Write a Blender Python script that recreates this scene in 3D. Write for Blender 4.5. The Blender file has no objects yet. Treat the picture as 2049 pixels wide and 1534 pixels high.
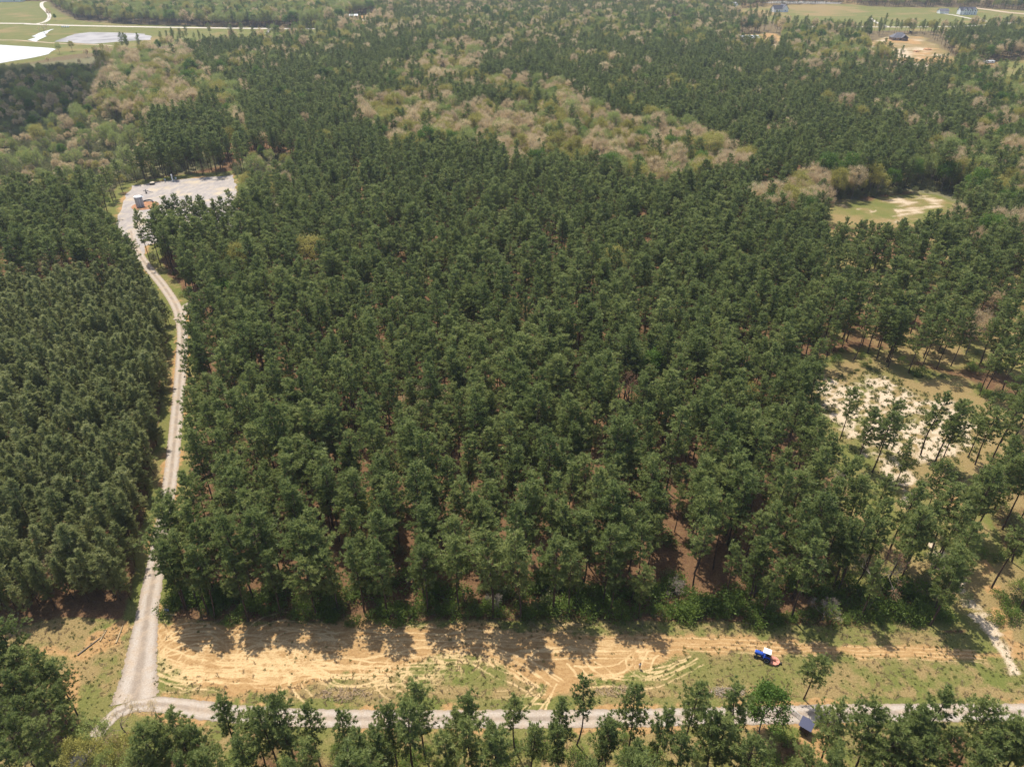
import bpy, bmesh, math, random
import numpy as np
from mathutils import Vector, Matrix, noise as mnoise

random.seed(7)
RNG = np.random.default_rng(11)
S = bpy.context.scene
COL = S.collection
R = math.radians
PI = math.pi

# ------------------------------------------------------------------ camera
FPX, CX, CY, HCAM, PITCH = 1423.0, 1024.5, 767.0, 120.0, R(33.0)
cp, sp = math.cos(PITCH), math.sin(PITCH)

def at(px, py, z=0.0):
    """point of the photograph (2049 x 1534) -> place in the world at height z"""
    u, v = (px - CX) / FPX, (CY - py) / FPX
    dx, dy, dz = u, cp + v * sp, -sp + v * cp
    t = (z - HCAM) / dz
    return (dx * t, dy * t, z)

def to_px(x, y, z=0.0):
    d = y * cp + (HCAM - z) * sp
    v = (y * sp - (HCAM - z) * cp) / d
    return CX + FPX * x / d, CY - FPX * v

cam_data = bpy.data.cameras.new("camera")
cam = bpy.data.objects.new("camera", cam_data)
COL.objects.link(cam)
cam.location = (0, 0, HCAM)
cam.rotation_euler = (PI / 2 - PITCH, 0, 0)
cam_data.sensor_width = 36
cam_data.lens = FPX / 2049 * 36
cam_data.clip_start = 1.0
cam_data.clip_end = 9000
S.camera = cam

# ------------------------------------------------------------------ light
SUN_EL = R(65)
SUN_DIR = Vector((-0.50, 0.866, 0)).normalized() * math.cos(SUN_EL) + Vector((0, 0, math.sin(SUN_EL)))
sd = bpy.data.lights.new("sun", 'SUN')
sd.energy = 4.6
sd.angle = R(0.53)
sd.color = (1.0, 0.95, 0.86)
sun = bpy.data.objects.new("sun", sd)
COL.objects.link(sun)
sun.rotation_euler = SUN_DIR.to_track_quat('Z', 'Y').to_euler()
sun.location = (0, 0, 400)
W = bpy.data.worlds.new("World")
S.world = W
W.use_nodes = True
nt = W.node_tree
sky = nt.nodes.new('ShaderNodeTexSky')
sky.sky_type = 'NISHITA'
sky.sun_disc = False
sky.sun_elevation = SUN_EL
sky.sun_rotation = math.atan2(SUN_DIR.x, SUN_DIR.y)
sky.altitude = 100
sky.dust_density = 2.0
sky.ozone_density = 0.7
bg = nt.nodes['Background']
bg.inputs[1].default_value = 0.15
nt.links.new(sky.outputs[0], bg.inputs[0])
S.view_settings.view_transform = 'Standard'
S.view_settings.look = 'None'
S.view_settings.exposure = 0.44
S.view_settings.gamma = 1.0
S.render.engine = 'CYCLES'
S.cycles.max_bounces = 6
S.cycles.diffuse_bounces = 3
S.cycles.glossy_bounces = 2
S.cycles.transmission_bounces = 2
S.cycles.transparent_max_bounces = 12
S.cycles.volume_bounces = 0
S.cycles.use_denoising = True
S.cycles.denoiser = 'OPENIMAGEDENOISE'
S.cycles.denoising_prefilter = 'ACCURATE'
S.cycles.denoising_input_passes = 'RGB_ALBEDO_NORMAL'
S.cycles.sample_clamp_indirect = 1.5
S.cycles.sample_clamp_direct = 6.0
S.cycles.caustics_reflective = False
S.cycles.caustics_refractive = False

# ------------------------------------------------------------------ materials
class NT:
    def __init__(s, name):
        s.m = bpy.data.materials.new(name)
        s.m.use_nodes = True
        s.t = s.m.node_tree
        s.b = s.t.nodes['Principled BSDF']
        s.out = s.t.nodes['Material Output']
    def n(s, typ, **kw):
        x = s.t.nodes.new(typ)
        for k, v in kw.items():
            setattr(x, k, v)
        return x
    def l(s, a, b):
        s.t.links.new(a, b)
    def coords(s):
        if not hasattr(s, '_c'):
            s._c = s.n('ShaderNodeTexCoord').outputs['Object']
        return s._c
    def noise(s, scale, detail=3, rough=0.55, vec=None, stretch=None):
        x = s.n('ShaderNodeTexNoise')
        x.inputs['Scale'].default_value = scale
        x.inputs['Detail'].default_value = detail
        x.inputs['Roughness'].default_value = rough
        v = vec or s.coords()
        if stretch:
            mp = s.n('ShaderNodeMapping')
            mp.inputs['Scale'].default_value = stretch
            s.l(v, mp.inputs[0]); v = mp.outputs[0]
        s.l(v, x.inputs['Vector'])
        return x.outputs['Fac']
    def math(s, op, a, b=None, c=None, clamp=False):
        x = s.n('ShaderNodeMath', operation=op, use_clamp=clamp)
        for i, q in enumerate((a, b, c)):
            if q is None: continue
            if isinstance(q, (int, float)): x.inputs[i].default_value = q
            else: s.l(q, x.inputs[i])
        return x.outputs[0]
    def ramp(s, f, stops):
        x = s.n('ShaderNodeValToRGB')
        e = x.color_ramp.elements
        while len(e) < len(stops): e.new(0.5)
        for k, (p, c) in zip(e, stops):
            k.position = p
            k.color = (*c, 1) if len(c) == 3 else c
        s.l(f, x.inputs[0])
        return x.outputs[0]
    def mix(s, f, a, b, blend='MIX'):
        x = s.n('ShaderNodeMix', data_type='RGBA', blend_type=blend)
        if isinstance(f, (int, float)): x.inputs[0].default_value = f
        else: s.l(f, x.inputs[0])
        for q, i in ((a, 6), (b, 7)):
            if isinstance(q, tuple): x.inputs[i].default_value = (*q, 1)
            else: s.l(q, x.inputs[i])
        return x.outputs[2]
    def attr(s, name):
        x = s.n('ShaderNodeAttribute', attribute_name=name)
        return x
    def base(s, c, rough=0.8, spec=0.3):
        if isinstance(c, tuple): s.b.inputs['Base Color'].default_value = (*c, 1)
        else: s.l(c, s.b.inputs['Base Color'])
        s.b.inputs['Roughness'].default_value = rough
        s.b.inputs['Specular IOR Level'].default_value = spec
        return s.m
    def bump(s, h, strength=0.4, dist=0.1):
        x = s.n('ShaderNodeBump')
        x.inputs['Strength'].default_value = strength
        x.inputs['Distance'].default_value = dist
        s.l(h, x.inputs['Height'])
        s.l(x.outputs[0], s.b.inputs['Normal'])

def leaf_material(name, cols, transl=0.35, rough=0.55, spec=0.25, tcol=None):
    """leaf colours spread by the tint of each clump and by the tree"""
    k = NT(name)
    tint = k.attr('tint').outputs['Fac']
    rnd = k.n('ShaderNodeObjectInfo').outputs['Random']
    f = k.math('ADD', k.math('MULTIPLY', tint, 0.55), k.math('MULTIPLY', rnd, 0.45), clamp=True)
    c = k.ramp(f, [(i / (len(cols) - 1), q) for i, q in enumerate(cols)])
    k.base(c, rough, spec)
    tr = k.n('ShaderNodeBsdfTranslucent')
    if tcol: tr.inputs[0].default_value = (*tcol, 1)
    else: k.l(c, tr.inputs[0])
    mx = k.n('ShaderNodeMixShader')
    mx.inputs[0].default_value = transl
    k.l(k.b.outputs[0], mx.inputs[1]); k.l(tr.outputs[0], mx.inputs[2])
    k.l(mx.outputs[0], k.out.inputs[0])
    return k.m

def plain(name, col, rough=0.6, spec=0.3, metal=0.0, var=0.15, scale=3.0, dark=None):
    k = NT(name)
    f = k.noise(scale, 4)
    d = dark or tuple(max(0, x * (1 - var * 1.6)) for x in col)
    h = tuple(min(1, x * (1 + var * 0.6)) for x in col)
    k.base(k.ramp(f, [(0.3, d), (0.55, col), (0.75, h)]), rough, spec)
    k.b.inputs['Metallic'].default_value = metal
    return k.m

M = {}
M['pine'] = leaf_material('pine_needles', [(0.105, 0.142, 0.042), (0.200, 0.245, 0.070), (0.345, 0.372, 0.122)], 0.50, 0.48, 0.27)
M['young'] = leaf_material('young_pine_needles', [(0.150, 0.178, 0.060), (0.262, 0.285, 0.100), (0.410, 0.412, 0.175)], 0.52, 0.48, 0.27)
M['tan'] = leaf_material('tan_buds', [(0.42, 0.305, 0.185), (0.58, 0.450, 0.265), (0.74, 0.61, 0.36)], 0.5, 0.8, 0.1)
M['olive'] = leaf_material('olive_catkins', [(0.26, 0.25, 0.060), (0.36, 0.325, 0.085), (0.48, 0.42, 0.14)], 0.4, 0.7, 0.15)
M['pale'] = leaf_material('pale_new_leaves', [(0.22, 0.265, 0.075), (0.30, 0.34, 0.10), (0.38, 0.40, 0.15)], 0.4, 0.7, 0.15)
M['green'] = leaf_material('bright_new_leaves', [(0.075, 0.135, 0.024), (0.12, 0.20, 0.034), (0.19, 0.28, 0.05)], 0.4, 0.6, 0.2)
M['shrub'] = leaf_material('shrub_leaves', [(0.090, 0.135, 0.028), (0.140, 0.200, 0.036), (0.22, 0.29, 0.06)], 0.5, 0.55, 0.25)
M['brush'] = leaf_material('brush_leaves', [(0.18, 0.16, 0.085), (0.19, 0.20, 0.085), (0.21, 0.25, 0.09)], 0.35, 0.7, 0.15)
M['weed'] = leaf_material('weed_leaves', [(0.18, 0.165, 0.06), (0.15, 0.17, 0.05), (0.19, 0.21, 0.065)], 0.3, 0.7, 0.15)
M['dryg'] = leaf_material('dry_grass_blades', [(0.30, 0.22, 0.12), (0.36, 0.27, 0.16), (0.42, 0.33, 0.20)], 0.3, 0.8, 0.1)
M['redneedle'] = leaf_material('dead_needles', [(0.22, 0.12, 0.07), (0.27, 0.16, 0.10), (0.33, 0.21, 0.14)], 0.25, 0.8, 0.1)
M['bark'] = plain('pine_bark', (0.100, 0.066, 0.048), 0.9, 0.1, var=0.35, scale=2.0)
M['grey'] = plain('grey_bark', (0.235, 0.200, 0.165), 0.9, 0.1, var=0.3, scale=2.0)
M['dead'] = plain('bleached_wood', (0.27, 0.225, 0.18), 0.9, 0.1, var=0.25, scale=2.0)

# ------------------------------------------------------------------ helpers
def tag(o, label=None, cat=None, group=None, kind=None):
    if label: o['label'] = label
    if cat: o['category'] = cat
    if group: o['group'] = group
    if kind: o['kind'] = kind
    return o

def empty(name, loc=(0, 0, 0), rz=0.0):
    o = bpy.data.objects.new(name, None)
    COL.objects.link(o)
    o.location = loc
    o.rotation_euler = (0, 0, rz)
    o.empty_display_size = 0.5
    return o

def np_mesh(name, V, faces_flat, sizes, attrs=None, smooth=False):
    """mesh from numpy arrays"""
    me = bpy.data.meshes.new(name)
    V = np.asarray(V, dtype=np.float32)
    F = np.asarray(faces_flat, dtype=np.int32)
    n = np.asarray(sizes, dtype=np.int32)
    me.vertices.add(len(V)); me.vertices.foreach_set('co', V.ravel())
    me.loops.add(len(F))
    if len(F): me.loops.foreach_set('vertex_index', F)
    me.polygons.add(len(n))
    if len(n):
        st = np.concatenate(([0], np.cumsum(n)[:-1])).astype(np.int32)
        me.polygons.foreach_set('loop_start', st)
    if smooth: me.polygons.foreach_set('use_smooth', np.ones(len(n), dtype=bool))
    for k, a in (attrs or {}).items():
        a = np.asarray(a, dtype=np.float32)
        if a.ndim == 1:
            at_ = me.attributes.new(k, 'FLOAT', 'POINT'); at_.data.foreach_set('value', a)
        elif a.shape[1] == 3:
            at_ = me.attributes.new(k, 'FLOAT_VECTOR', 'POINT'); at_.data.foreach_set('vector', a.ravel())
        else:
            at_ = me.attributes.new(k, 'FLOAT_COLOR', 'POINT'); at_.data.foreach_set('color', a.ravel())
    me.update(calc_edges=True)
    me.validate()
    return me

def link(name, me, mat=None, parent=None):
    o = bpy.data.objects.new(name, me)
    COL.objects.link(o)
    if mat is not None:
        me.materials.clear(); me.materials.append(mat)
    if parent is not None: o.parent = parent
    return o

class MB:
    """collects solid pieces and links them as ONE mesh object"""
    def __init__(s):
        s.bm = bmesh.new()
    def box(s, c, size, rz=0.0, bev=0.0, rx=0.0, ry=0.0, taper=None):
        m = Matrix.Translation(c) @ Matrix.Rotation(rz, 4, 'Z') @ Matrix.Rotation(ry, 4, 'Y') @ Matrix.Rotation(rx, 4, 'X')
        r = bmesh.ops.create_cube(s.bm, size=1.0)
        vs = r['verts']
        for v in vs:
            v.co = Vector((v.co.x * size[0], v.co.y * size[1], v.co.z * size[2]))
            if taper and v.co.z > 0:
                v.co.x *= taper[0]; v.co.y *= taper[1]
        if bev > 0:
            es = list({e for v in vs for e in v.link_edges})
            q = bmesh.ops.bevel(s.bm, geom=es, offset=bev, segments=2, affect='EDGES', profile=0.5)
            vs = list({v for f in q['faces'] for v in f.verts} | {v for v in vs if v.is_valid})
        for v in vs: v.co = m @ v.co
        return s
    def tube(s, p0, p1, r0, r1=None, n=10, cap=True):
        p0, p1 = Vector(p0), Vector(p1)
        r1 = r0 if r1 is None else r1
        d = (p1 - p0).normalized()
        a = d.orthogonal().normalized(); b = d.cross(a)
        A = [s.bm.verts.new(p0 + (a * math.cos(t) + b * math.sin(t)) * r0) for t in [2 * PI * i / n for i in range(n)]]
        B = [s.bm.verts.new(p1 + (a * math.cos(t) + b * math.sin(t)) * r1) for t in [2 * PI * i / n for i in range(n)]]
        for i in range(n):
            s.bm.faces.new((A[i], A[(i + 1) % n], B[(i + 1) % n], B[i]))
        if cap:
            s.bm.faces.new(A[::-1]); s.bm.faces.new(B)
        return s
    def path(s, pts, r, n=6):
        for a, b in zip(pts[:-1], pts[1:]): s.tube(a, b, r, r, n)
        return s
    def lathe(s, prof, c=(0, 0, 0), n=20, axis='Z', rot=None):
        """prof: (radius, height) pairs"""
        m = Matrix.Translation(c)
        if axis == 'X': m = m @ Matrix.Rotation(PI / 2, 4, 'Y')
        if axis == 'Y': m = m @ Matrix.Rotation(-PI / 2, 4, 'X')
        rings = []
        for r_, h in prof:
            rings.append([s.bm.verts.new(m @ Vector((r_ * math.cos(t), r_ * math.sin(t), h))) for t in [2 * PI * i / n for i in range(n)]])
        for a, b in zip(rings[:-1], rings[1:]):
            for i in range(n):
                s.bm.faces.new((a[i], a[(i + 1) % n], b[(i + 1) % n], b[i]))
        s.bm.faces.new(rings[0][::-1]); s.bm.faces.new(rings[-1])
        return s
    def prism(s, poly, z0, z1, m=None):
        """poly: xy outline, extruded from z0 to z1"""
        m = m or Matrix.Identity(4)
        A = [s.bm.verts.new(m @ Vector((x, y, z0))) for x, y in poly]
        B = [s.bm.verts.new(m @ Vector((x, y, z1))) for x, y in poly]
        k = len(poly)
        for i in range(k): s.bm.faces.new((A[i], A[(i + 1) % k], B[(i + 1) % k], B[i]))
        s.bm.faces.new(A[::-1]); s.bm.faces.new(B)
        return s
    def poly(s, pts):
        s.bm.faces.new([s.bm.verts.new(p) for p in pts]); return s
    def build(s, name, mat, parent=None, smooth=False):
        bmesh.ops.recalc_face_normals(s.bm, faces=s.bm.faces)
        me = bpy.data.meshes.new(name)
        s.bm.to_mesh(me); s.bm.free()
        if smooth:
            me.polygons.foreach_set('use_smooth', [True] * len(me.polygons))
        return link(name, me, mat, parent)

# ------------------------------------------------------------------ leaves, needles, limbs
def unit(v): return v / np.maximum(np.linalg.norm(v, axis=-1, keepdims=True), 1e-6)

def blades(C, A, nb, length, width, spread, rng, jit=0.1, tint=None, quad=False, flat=0.9):
    """nb pointed blades fanning out of every point of C round its axis A"""
    n = len(C)
    c = np.repeat(C, nb, 0) + rng.normal(0, jit, (n * nb, 3))
    d = unit(np.repeat(A, nb, 0) + rng.normal(0, spread, (n * nb, 3)))
    L = length * rng.uniform(0.65, 1.25, (n * nb, 1))
    side = unit(np.cross(d, rng.normal(0, 0.7, (n * nb, 3)) + np.array([0, 0, flat]))) * width * 0.5 * rng.uniform(0.7, 1.3, (n * nb, 1))
    if quad:
        V = np.stack([c, c + d * L * 0.5 + side, c + d * L, c + d * L * 0.5 - side], 1).reshape(-1, 3)
        k = 4
    else:
        V = np.stack([c - side, c + side, c + d * L], 1).reshape(-1, 3)
        k = 3
    if tint is None: tint = rng.uniform(0, 1, n)
    T = np.clip(np.repeat(tint, nb) + rng.normal(0, 0.12, n * nb), 0, 1)
    T = np.repeat(T, k)
    return V, np.arange(len(V)), np.full(n * nb, k), T

def limb_mesh(paths, n=5):
    """tapered tubes along (points, r0, r1)"""
    V, F, base = [], [], 0
    for pts, r0, r1 in paths:
        pts = [Vector(p) for p in pts]
        m = len(pts)
        for i, p in enumerate(pts):
            d = (pts[min(i + 1, m - 1)] - pts[max(i - 1, 0)]).normalized()
            a = d.cross(Vector((0.31, 0.77, 0.2))).normalized(); b = d.cross(a)
            r = r0 + (r1 - r0) * i / (m - 1)
            for t in range(n):
                w = 2 * PI * t / n
                V.append(p + (a * math.cos(w) + b * math.sin(w)) * r)
        for i in range(m - 1):
            for t in range(n):
                F += [base + i * n + t, base + i * n + (t + 1) % n, base + (i + 1) * n + (t + 1) % n, base + (i + 1) * n + t]
        base += m * n
    return np.array([tuple(v) for v in V]), np.array(F), np.full(len(F) // 4, 4)

def pine_variant(seed, H=20.0, base=0.5, rad=3.1, nbr=34, nb=12, young=False, tuft=0.62, lean=0.3):
    rng = np.random.default_rng(seed)
    lx, ly = rng.normal(0, lean, 2)
    bend = rng.normal(0, 0.25, 2)
    def stem(z):
        t = z / H
        return np.array([lx * t + bend[0] * math.sin(t * 5), ly * t + bend[1] * math.sin(t * 4 + 1), z])
    paths = [([stem(H * t) for t in (-0.01, 0.15, 0.3, 0.45, 0.6, 0.75, 0.88, 0.985)], 0.0105 * H if not young else 0.008 * H, 0.03)]
    P, A, T = [], [], []
    gap = rng.uniform(0, 2 * PI)
    for i in range(nbr):
        t = (i + rng.uniform(0, 1)) / nbr
        z = H * (base + (1 - base) * t * 0.985)
        if young:
            prof = (1 - t ** 2.1) ** 0.75 * min(1.0, 0.6 + t * 2.5) + 0.10
        else:
            prof = (1 - t ** 2.4) ** 0.62 * (0.5 + 0.5 * min(1, t * 2.6)) + 0.10
        az = i * 2.39996 + rng.normal(0, 0.45)
        L = rad * prof * rng.uniform(0.48, 1.22)
        if abs((az - gap + PI) % (2 * PI) - PI) < 0.5: L *= 0.55
        rise = (0.12 + 0.75 * t ** 1.3 + rng.normal(0, 0.12)) if not young else (0.18 + 0.5 * t + rng.normal(0, 0.1))
        o = stem(z)
        h = np.array([math.cos(az), math.sin(az), 0.0])
        tip = o + h * L * math.cos(rise) + np.array([0, 0, L * math.sin(rise)])
        mid = (o + tip) / 2 + np.array([0, 0, -0.05 * L])
        paths.append(([o, mid, tip], 0.012 * L + 0.018, 0.012))
        ntf = max(3, int(round(L * (3.0 if not young else 3.4))))
        side = np.array([-h[1], h[0], 0])
        bt = rng.uniform(0.1, 0.9)
        for j in range(ntf):
            u = 0.30 + 0.72 * (j + rng.uniform(0, 1)) / ntf
            q = o + (tip - o) * u + side * rng.normal(0, 0.20) * L * (0.45 + 0.5 * u) + np.array([0, 0, rng.normal(0.10, 0.16)])
            P.append(q)
            A.append(h * 0.55 + np.array([0, 0, 0.75]))
            T.append(np.clip(bt + rng.normal(0, 0.28), 0, 1))
    for j in range(4):
        P.append(stem(H * (0.985 - 0.012 * j)) + rng.normal(0, 0.34, 3)); A.append(np.array([0, 0, 1.0])); T.append(rng.uniform(.4, 1))
    if not young:                                   # dead stubs under the crown
        for j in range(7):
            z = H * rng.uniform(base * 0.55, base)
            az = rng.uniform(0, 2 * PI); o = stem(z); L = rng.uniform(0.4, 1.4)
            paths.append(([o, o + np.array([math.cos(az) * L * .5, math.sin(az) * L * .5, .0]), o + np.array([math.cos(az) * L, math.sin(az) * L, 0.1])], 0.03, 0.01))
    V, F, n, tt = blades(np.array(P), np.array(A), nb, tuft, 0.15 if not young else 0.13, 0.85, rng, 0.07, np.array(T))
    crown = np_mesh('pine_crown', V, F, n, {'tint': tt})
    V, F, n = limb_mesh(paths)
    trunk = np_mesh('pine_trunk', V, F, n, smooth=True)
    return crown, trunk

def broad_variant(seed, H=15.0, rad=4.2, clumps=60, kind='tan', nb=42):
    rng = np.random.default_rng(seed)
    paths = []
    fork = H * rng.uniform(0.28, 0.42)
    lean = rng.normal(0, 0.35, 2)
    f0 = np.array([lean[0], lean[1], fork])
    paths.append(([np.array([0, 0, -0.2]), f0 * 0.5 + rng.normal(0, .08, 3), f0], 0.013 * H, 0.009 * H))
    cz = H * 0.66; rz = H * 0.34
    C = []
    lobes = [(rng.uniform(0, 2 * PI), rng.uniform(0.75, 1.2)) for _ in range(5)]
    while len(C) < clumps:
        v = unit(rng.normal(0, 1, 3)); 
        if v[2] < -0.55: continue
        r = rng.uniform(0.45, 1.0) ** 0.5
        az = math.atan2(v[1], v[0])
        k = 0.78 + 0.28 * sum(w * math.exp(-((az - a + PI) % (2 * PI) - PI) ** 2 * 2.2) for a, w in lobes) / 1.2
        C.append(np.array([v[0] * rad * r * k, v[1] * rad * r * k, cz + v[2] * rz * r * (0.85 + 0.25 * rng.uniform())]) + np.append(lean, 0))
    C = np.array(C)
    nl = 7
    az = np.arctan2(C[:, 1] - f0[1], C[:, 0] - f0[0])
    sec = ((az + PI) / (2 * PI) * nl).astype(int) % nl
    for s_ in range(nl):
        idx = np.where(sec == s_)[0]
        if len(idx) == 0: continue
        cen = C[idx].mean(0)
        start = np.array([f0[0] * 0.9, f0[1] * 0.9, fork * rng.uniform(0.85, 1.0)])
        hub = start + (cen - start) * 0.62 + np.array([0, 0, -0.2])
        paths.append(([start, (start + hub) / 2 + rng.normal(0, .2, 3), hub], 0.0065 * H, 0.0045 * H))
        for i in idx:
            paths.append(([hub, (hub + C[i]) / 2 + rng.normal(0, .22, 3), C[i]], 0.0035 * H, 0.012))
    out = unit(C - np.array([f0[0], f0[1], fork + 0.1 * H]))
    tint = np.clip(0.5 + (rng.normal(0, 0.28, len(C))), 0, 1)
    if kind == 'tan':
        V, F, n, T = blades(C, out + np.array([0, 0, 0.5]), nb, 1.15, 0.075, 0.55, rng, 0.45, tint)
        V2, F2, n2, T2 = blades(C, out, nb // 2, 0.28, 0.22, 1.5, rng, 0.62, tint, quad=True)
    else:
        q = 0.36 if kind != 'green' else 0.42
        V, F, n, T = blades(C, out * 0.6 + np.array([0, 0, 0.5]), nb, q, q * 0.7, 1.1, rng, 0.62, tint, quad=True)
        V2, F2, n2, T2 = blades(C, out + np.array([0, 0, 0.3]), nb // 5, 0.9, 0.06, 0.7, rng, 0.35, tint)
    Vc = np.concatenate([V, V2]); Fc = np.concatenate([F, F2 + len(V)]); nc = np.concatenate([n, n2]); Tc = np.concatenate([T, T2])
    crown = np_mesh('broadleaf_crown', Vc, Fc, nc, {'tint': Tc})
    V, F, n = limb_mesh(paths)
    trunk = np_mesh('broadleaf_trunk', V, F, n, smooth=True)
    return crown, trunk

def shrub_variant(seed, H=2.6, rad=1.7, clumps=26, nb=26, leaf=0.26):
    rng = np.random.default_rng(seed)
    C, paths = [], []
    for i in range(clumps):
        v = unit(rng.normal(0, 1, 3)); v[2] = abs(v[2])
        r = rng.uniform(0.35, 1.0) ** 0.6
        C.append(np.array([v[0] * rad * r, v[1] * rad * r * rng.uniform(.75, 1.1), 0.25 + v[2] * (H - 0.4) * r]))
    C = np.array(C)
    for i in range(0, clumps, 2):
        paths.append(([np.array([0, 0, -.1]) + C[i] * [.1, .1, 0], C[i] * 0.5, C[i]], 0.035, 0.012))
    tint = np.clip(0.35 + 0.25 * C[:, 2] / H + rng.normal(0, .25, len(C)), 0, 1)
    V, F, n, T = blades(C, unit(C + [0, 0, .4]), nb, leaf, leaf * .62, 1.0, rng, 0.30, tint, quad=True)
    fol = np_mesh('shrub_foliage', V, F, n, {'tint': T})
    V, F, n = limb_mesh(paths, 4)
    return fol, np_mesh('shrub_stems', V, F, n, smooth=True)

def bare_variant(seed, H=9.0, spread=0.5, up=0.9, red=False):
    """a leafless tree: trunk, limbs and twigs in one branching mesh"""
    rng = np.random.default_rng(seed)
    paths, tips = [], []
    def grow(p, d, L, r, lev):
        pts = [p]; q = p.copy(); dd = d.copy()
        for _ in range(3):
            dd = unit(dd + rng.normal(0, 0.14, 3) + np.array([0, 0, 0.05])); q = q + dd * L / 3; pts.append(q)
        r1 = r * 0.62
        paths.append((pts, r, r1 if lev < 4 else 0.008))
        if lev >= 4: tips.append((q, dd)); return
        k = (4 if lev == 0 else 3)
        for i in range(k):
            nd = unit(dd * up + rng.normal(0, spread, 3) + np.array([0, 0, 0.15]))
            grow(pts[-1] if i < 2 else pts[-2], nd, L * rng.uniform(0.55, 0.8), max(r1 * 0.75, 0.012), lev + 1)
    grow(np.array([0, 0, -.1]), unit(np.array([rng.normal(0, .06), rng.normal(0, .06), 1])), H * 0.34, 0.016 * H, 0)
    V, F, n = limb_mesh(paths, 4)
    trunk = np_mesh('bare_limbs', V, F, n, smooth=True)
    C = np.array([t[0] for t in tips]); D = np.array([t[1] for t in tips])
    V, F, n, T = blades(C, D, 7, 0.6, 0.05, 0.6, rng, 0.12)
    return np_mesh('bare_twigs', V, F, n, {'tint': T}), trunk

def tuft_variant(seed, nb=40, h=0.45, rad=0.45):
    rng = np.random.default_rng(seed)
    C = np.zeros((9, 3)); C[:, :2] = rng.normal(0, rad * .5, (9, 2))
    V, F, n, T = blades(C, np.tile([0, 0, 1.0], (9, 1)), nb // 9, h, 0.09, 0.55, rng, 0.06)
    return np_mesh('grass_tuft', V, F, n, {'tint': T})

# ------------------------------------------------------------------ polygons of the site (pixels of ground points -> world)
def gpoly(pts): return np.array([at(x, y)[:2] for x, y in pts])

def inside(P, poly):
    x, y = P[:, 0], P[:, 1]
    r = np.zeros(len(P), bool)
    x0, y0 = poly[-1]
    for x1, y1 in poly:
        c = (y1 > y) != (y0 > y)
        if y1 != y0:
            r ^= c & (x < (x0 - x1) * (y - y1) / (y0 - y1) + x1)
        x0, y0 = x1, y1
    return r

def seg_dist(P, line, closed=False):
    d = np.full(len(P), 1e9)
    L = list(line) + ([line[0]] if closed else [])
    for a, b in zip(L[:-1], L[1:]):
        a, b = np.asarray(a, float), np.asarray(b, float)
        ab = b - a
        t = np.clip(((P - a) @ ab) / max(ab @ ab, 1e-9), 0, 1)
        d = np.minimum(d, np.hypot(*(P - a - t[:, None] * ab).T))
    return d

def sdist(P, poly, reach):
    """signed distance (inside > 0), only worked out near the outline's box"""
    lo, hi = poly.min(0) - reach, poly.max(0) + reach
    m = np.all((P >= lo) & (P <= hi), 1)
    out = np.full(len(P), -1e3)
    if m.any():
        q = P[m]
        d = seg_dist(q, poly, True)
        out[m] = np.where(inside(q, poly), d, -d)
    return out

def smooth_line(pts, step=4.0):
    """Catmull-Rom through world points"""
    P = [np.asarray(p[:2], float) for p in pts]
    P = [2 * P[0] - P[1]] + P + [2 * P[-1] - P[-2]]
    out = []
    for i in range(1, len(P) - 2):
        n = max(2, int(np.linalg.norm(P[i + 1] - P[i]) / step))
        for k in range(n):
            t = k / n
            out.append(0.5 * ((2 * P[i]) + (-P[i - 1] + P[i + 1]) * t + (2 * P[i - 1] - 5 * P[i] + 4 * P[i + 1] - P[i + 2]) * t * t + (-P[i - 1] + 3 * P[i] - 3 * P[i + 1] + P[i + 2]) * t ** 3))
    out.append(P[-2])
    return np.array(out)

LANE_PX = [(268, 1402), (276, 1360), (284, 1300), (296, 1220), (312, 1130), (330, 1030), (343, 940), (352, 850), (360, 760), (364, 700), (364, 655), (352, 612), (325, 570), (298, 537), (278, 508), (266, 482), (262, 462)]
LANE = smooth_line([at(*p) for p in LANE_PX], 2.0)
ROAD_PX = [(110, 1600), (170, 1500), (235, 1425), (300, 1408), (380, 1417), (470, 1428), (600, 1435), (760, 1438), (1000, 1438), (1250, 1436), (1500, 1431), (1700, 1426), (2049, 1425), (2600, 1425)]
ROAD = smooth_line([at(*p) for p in ROAD_PX], 2.0)
TRACK_PX = [(1500, 1292), (1620, 1297), (1750, 1302), (1900, 1306), (2049, 1308), (2500, 1315)]
PATH_PX = [(1905, 985), (1950, 1060), (1975, 1130), (1990, 1190), (2005, 1250), (2030, 1300)]
STRIP_PX = [(1720, 900), (1800, 985), (1835, 1040), (1880, 1110), (1925, 1190), (1975, 1260), (2010, 1310), (2060, 1380)]
PATHL = smooth_line([at(*p) for p in PATH_PX], 3.0)
STRIP = smooth_line([at(*p) for p in STRIP_PX], 3.0)

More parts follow.
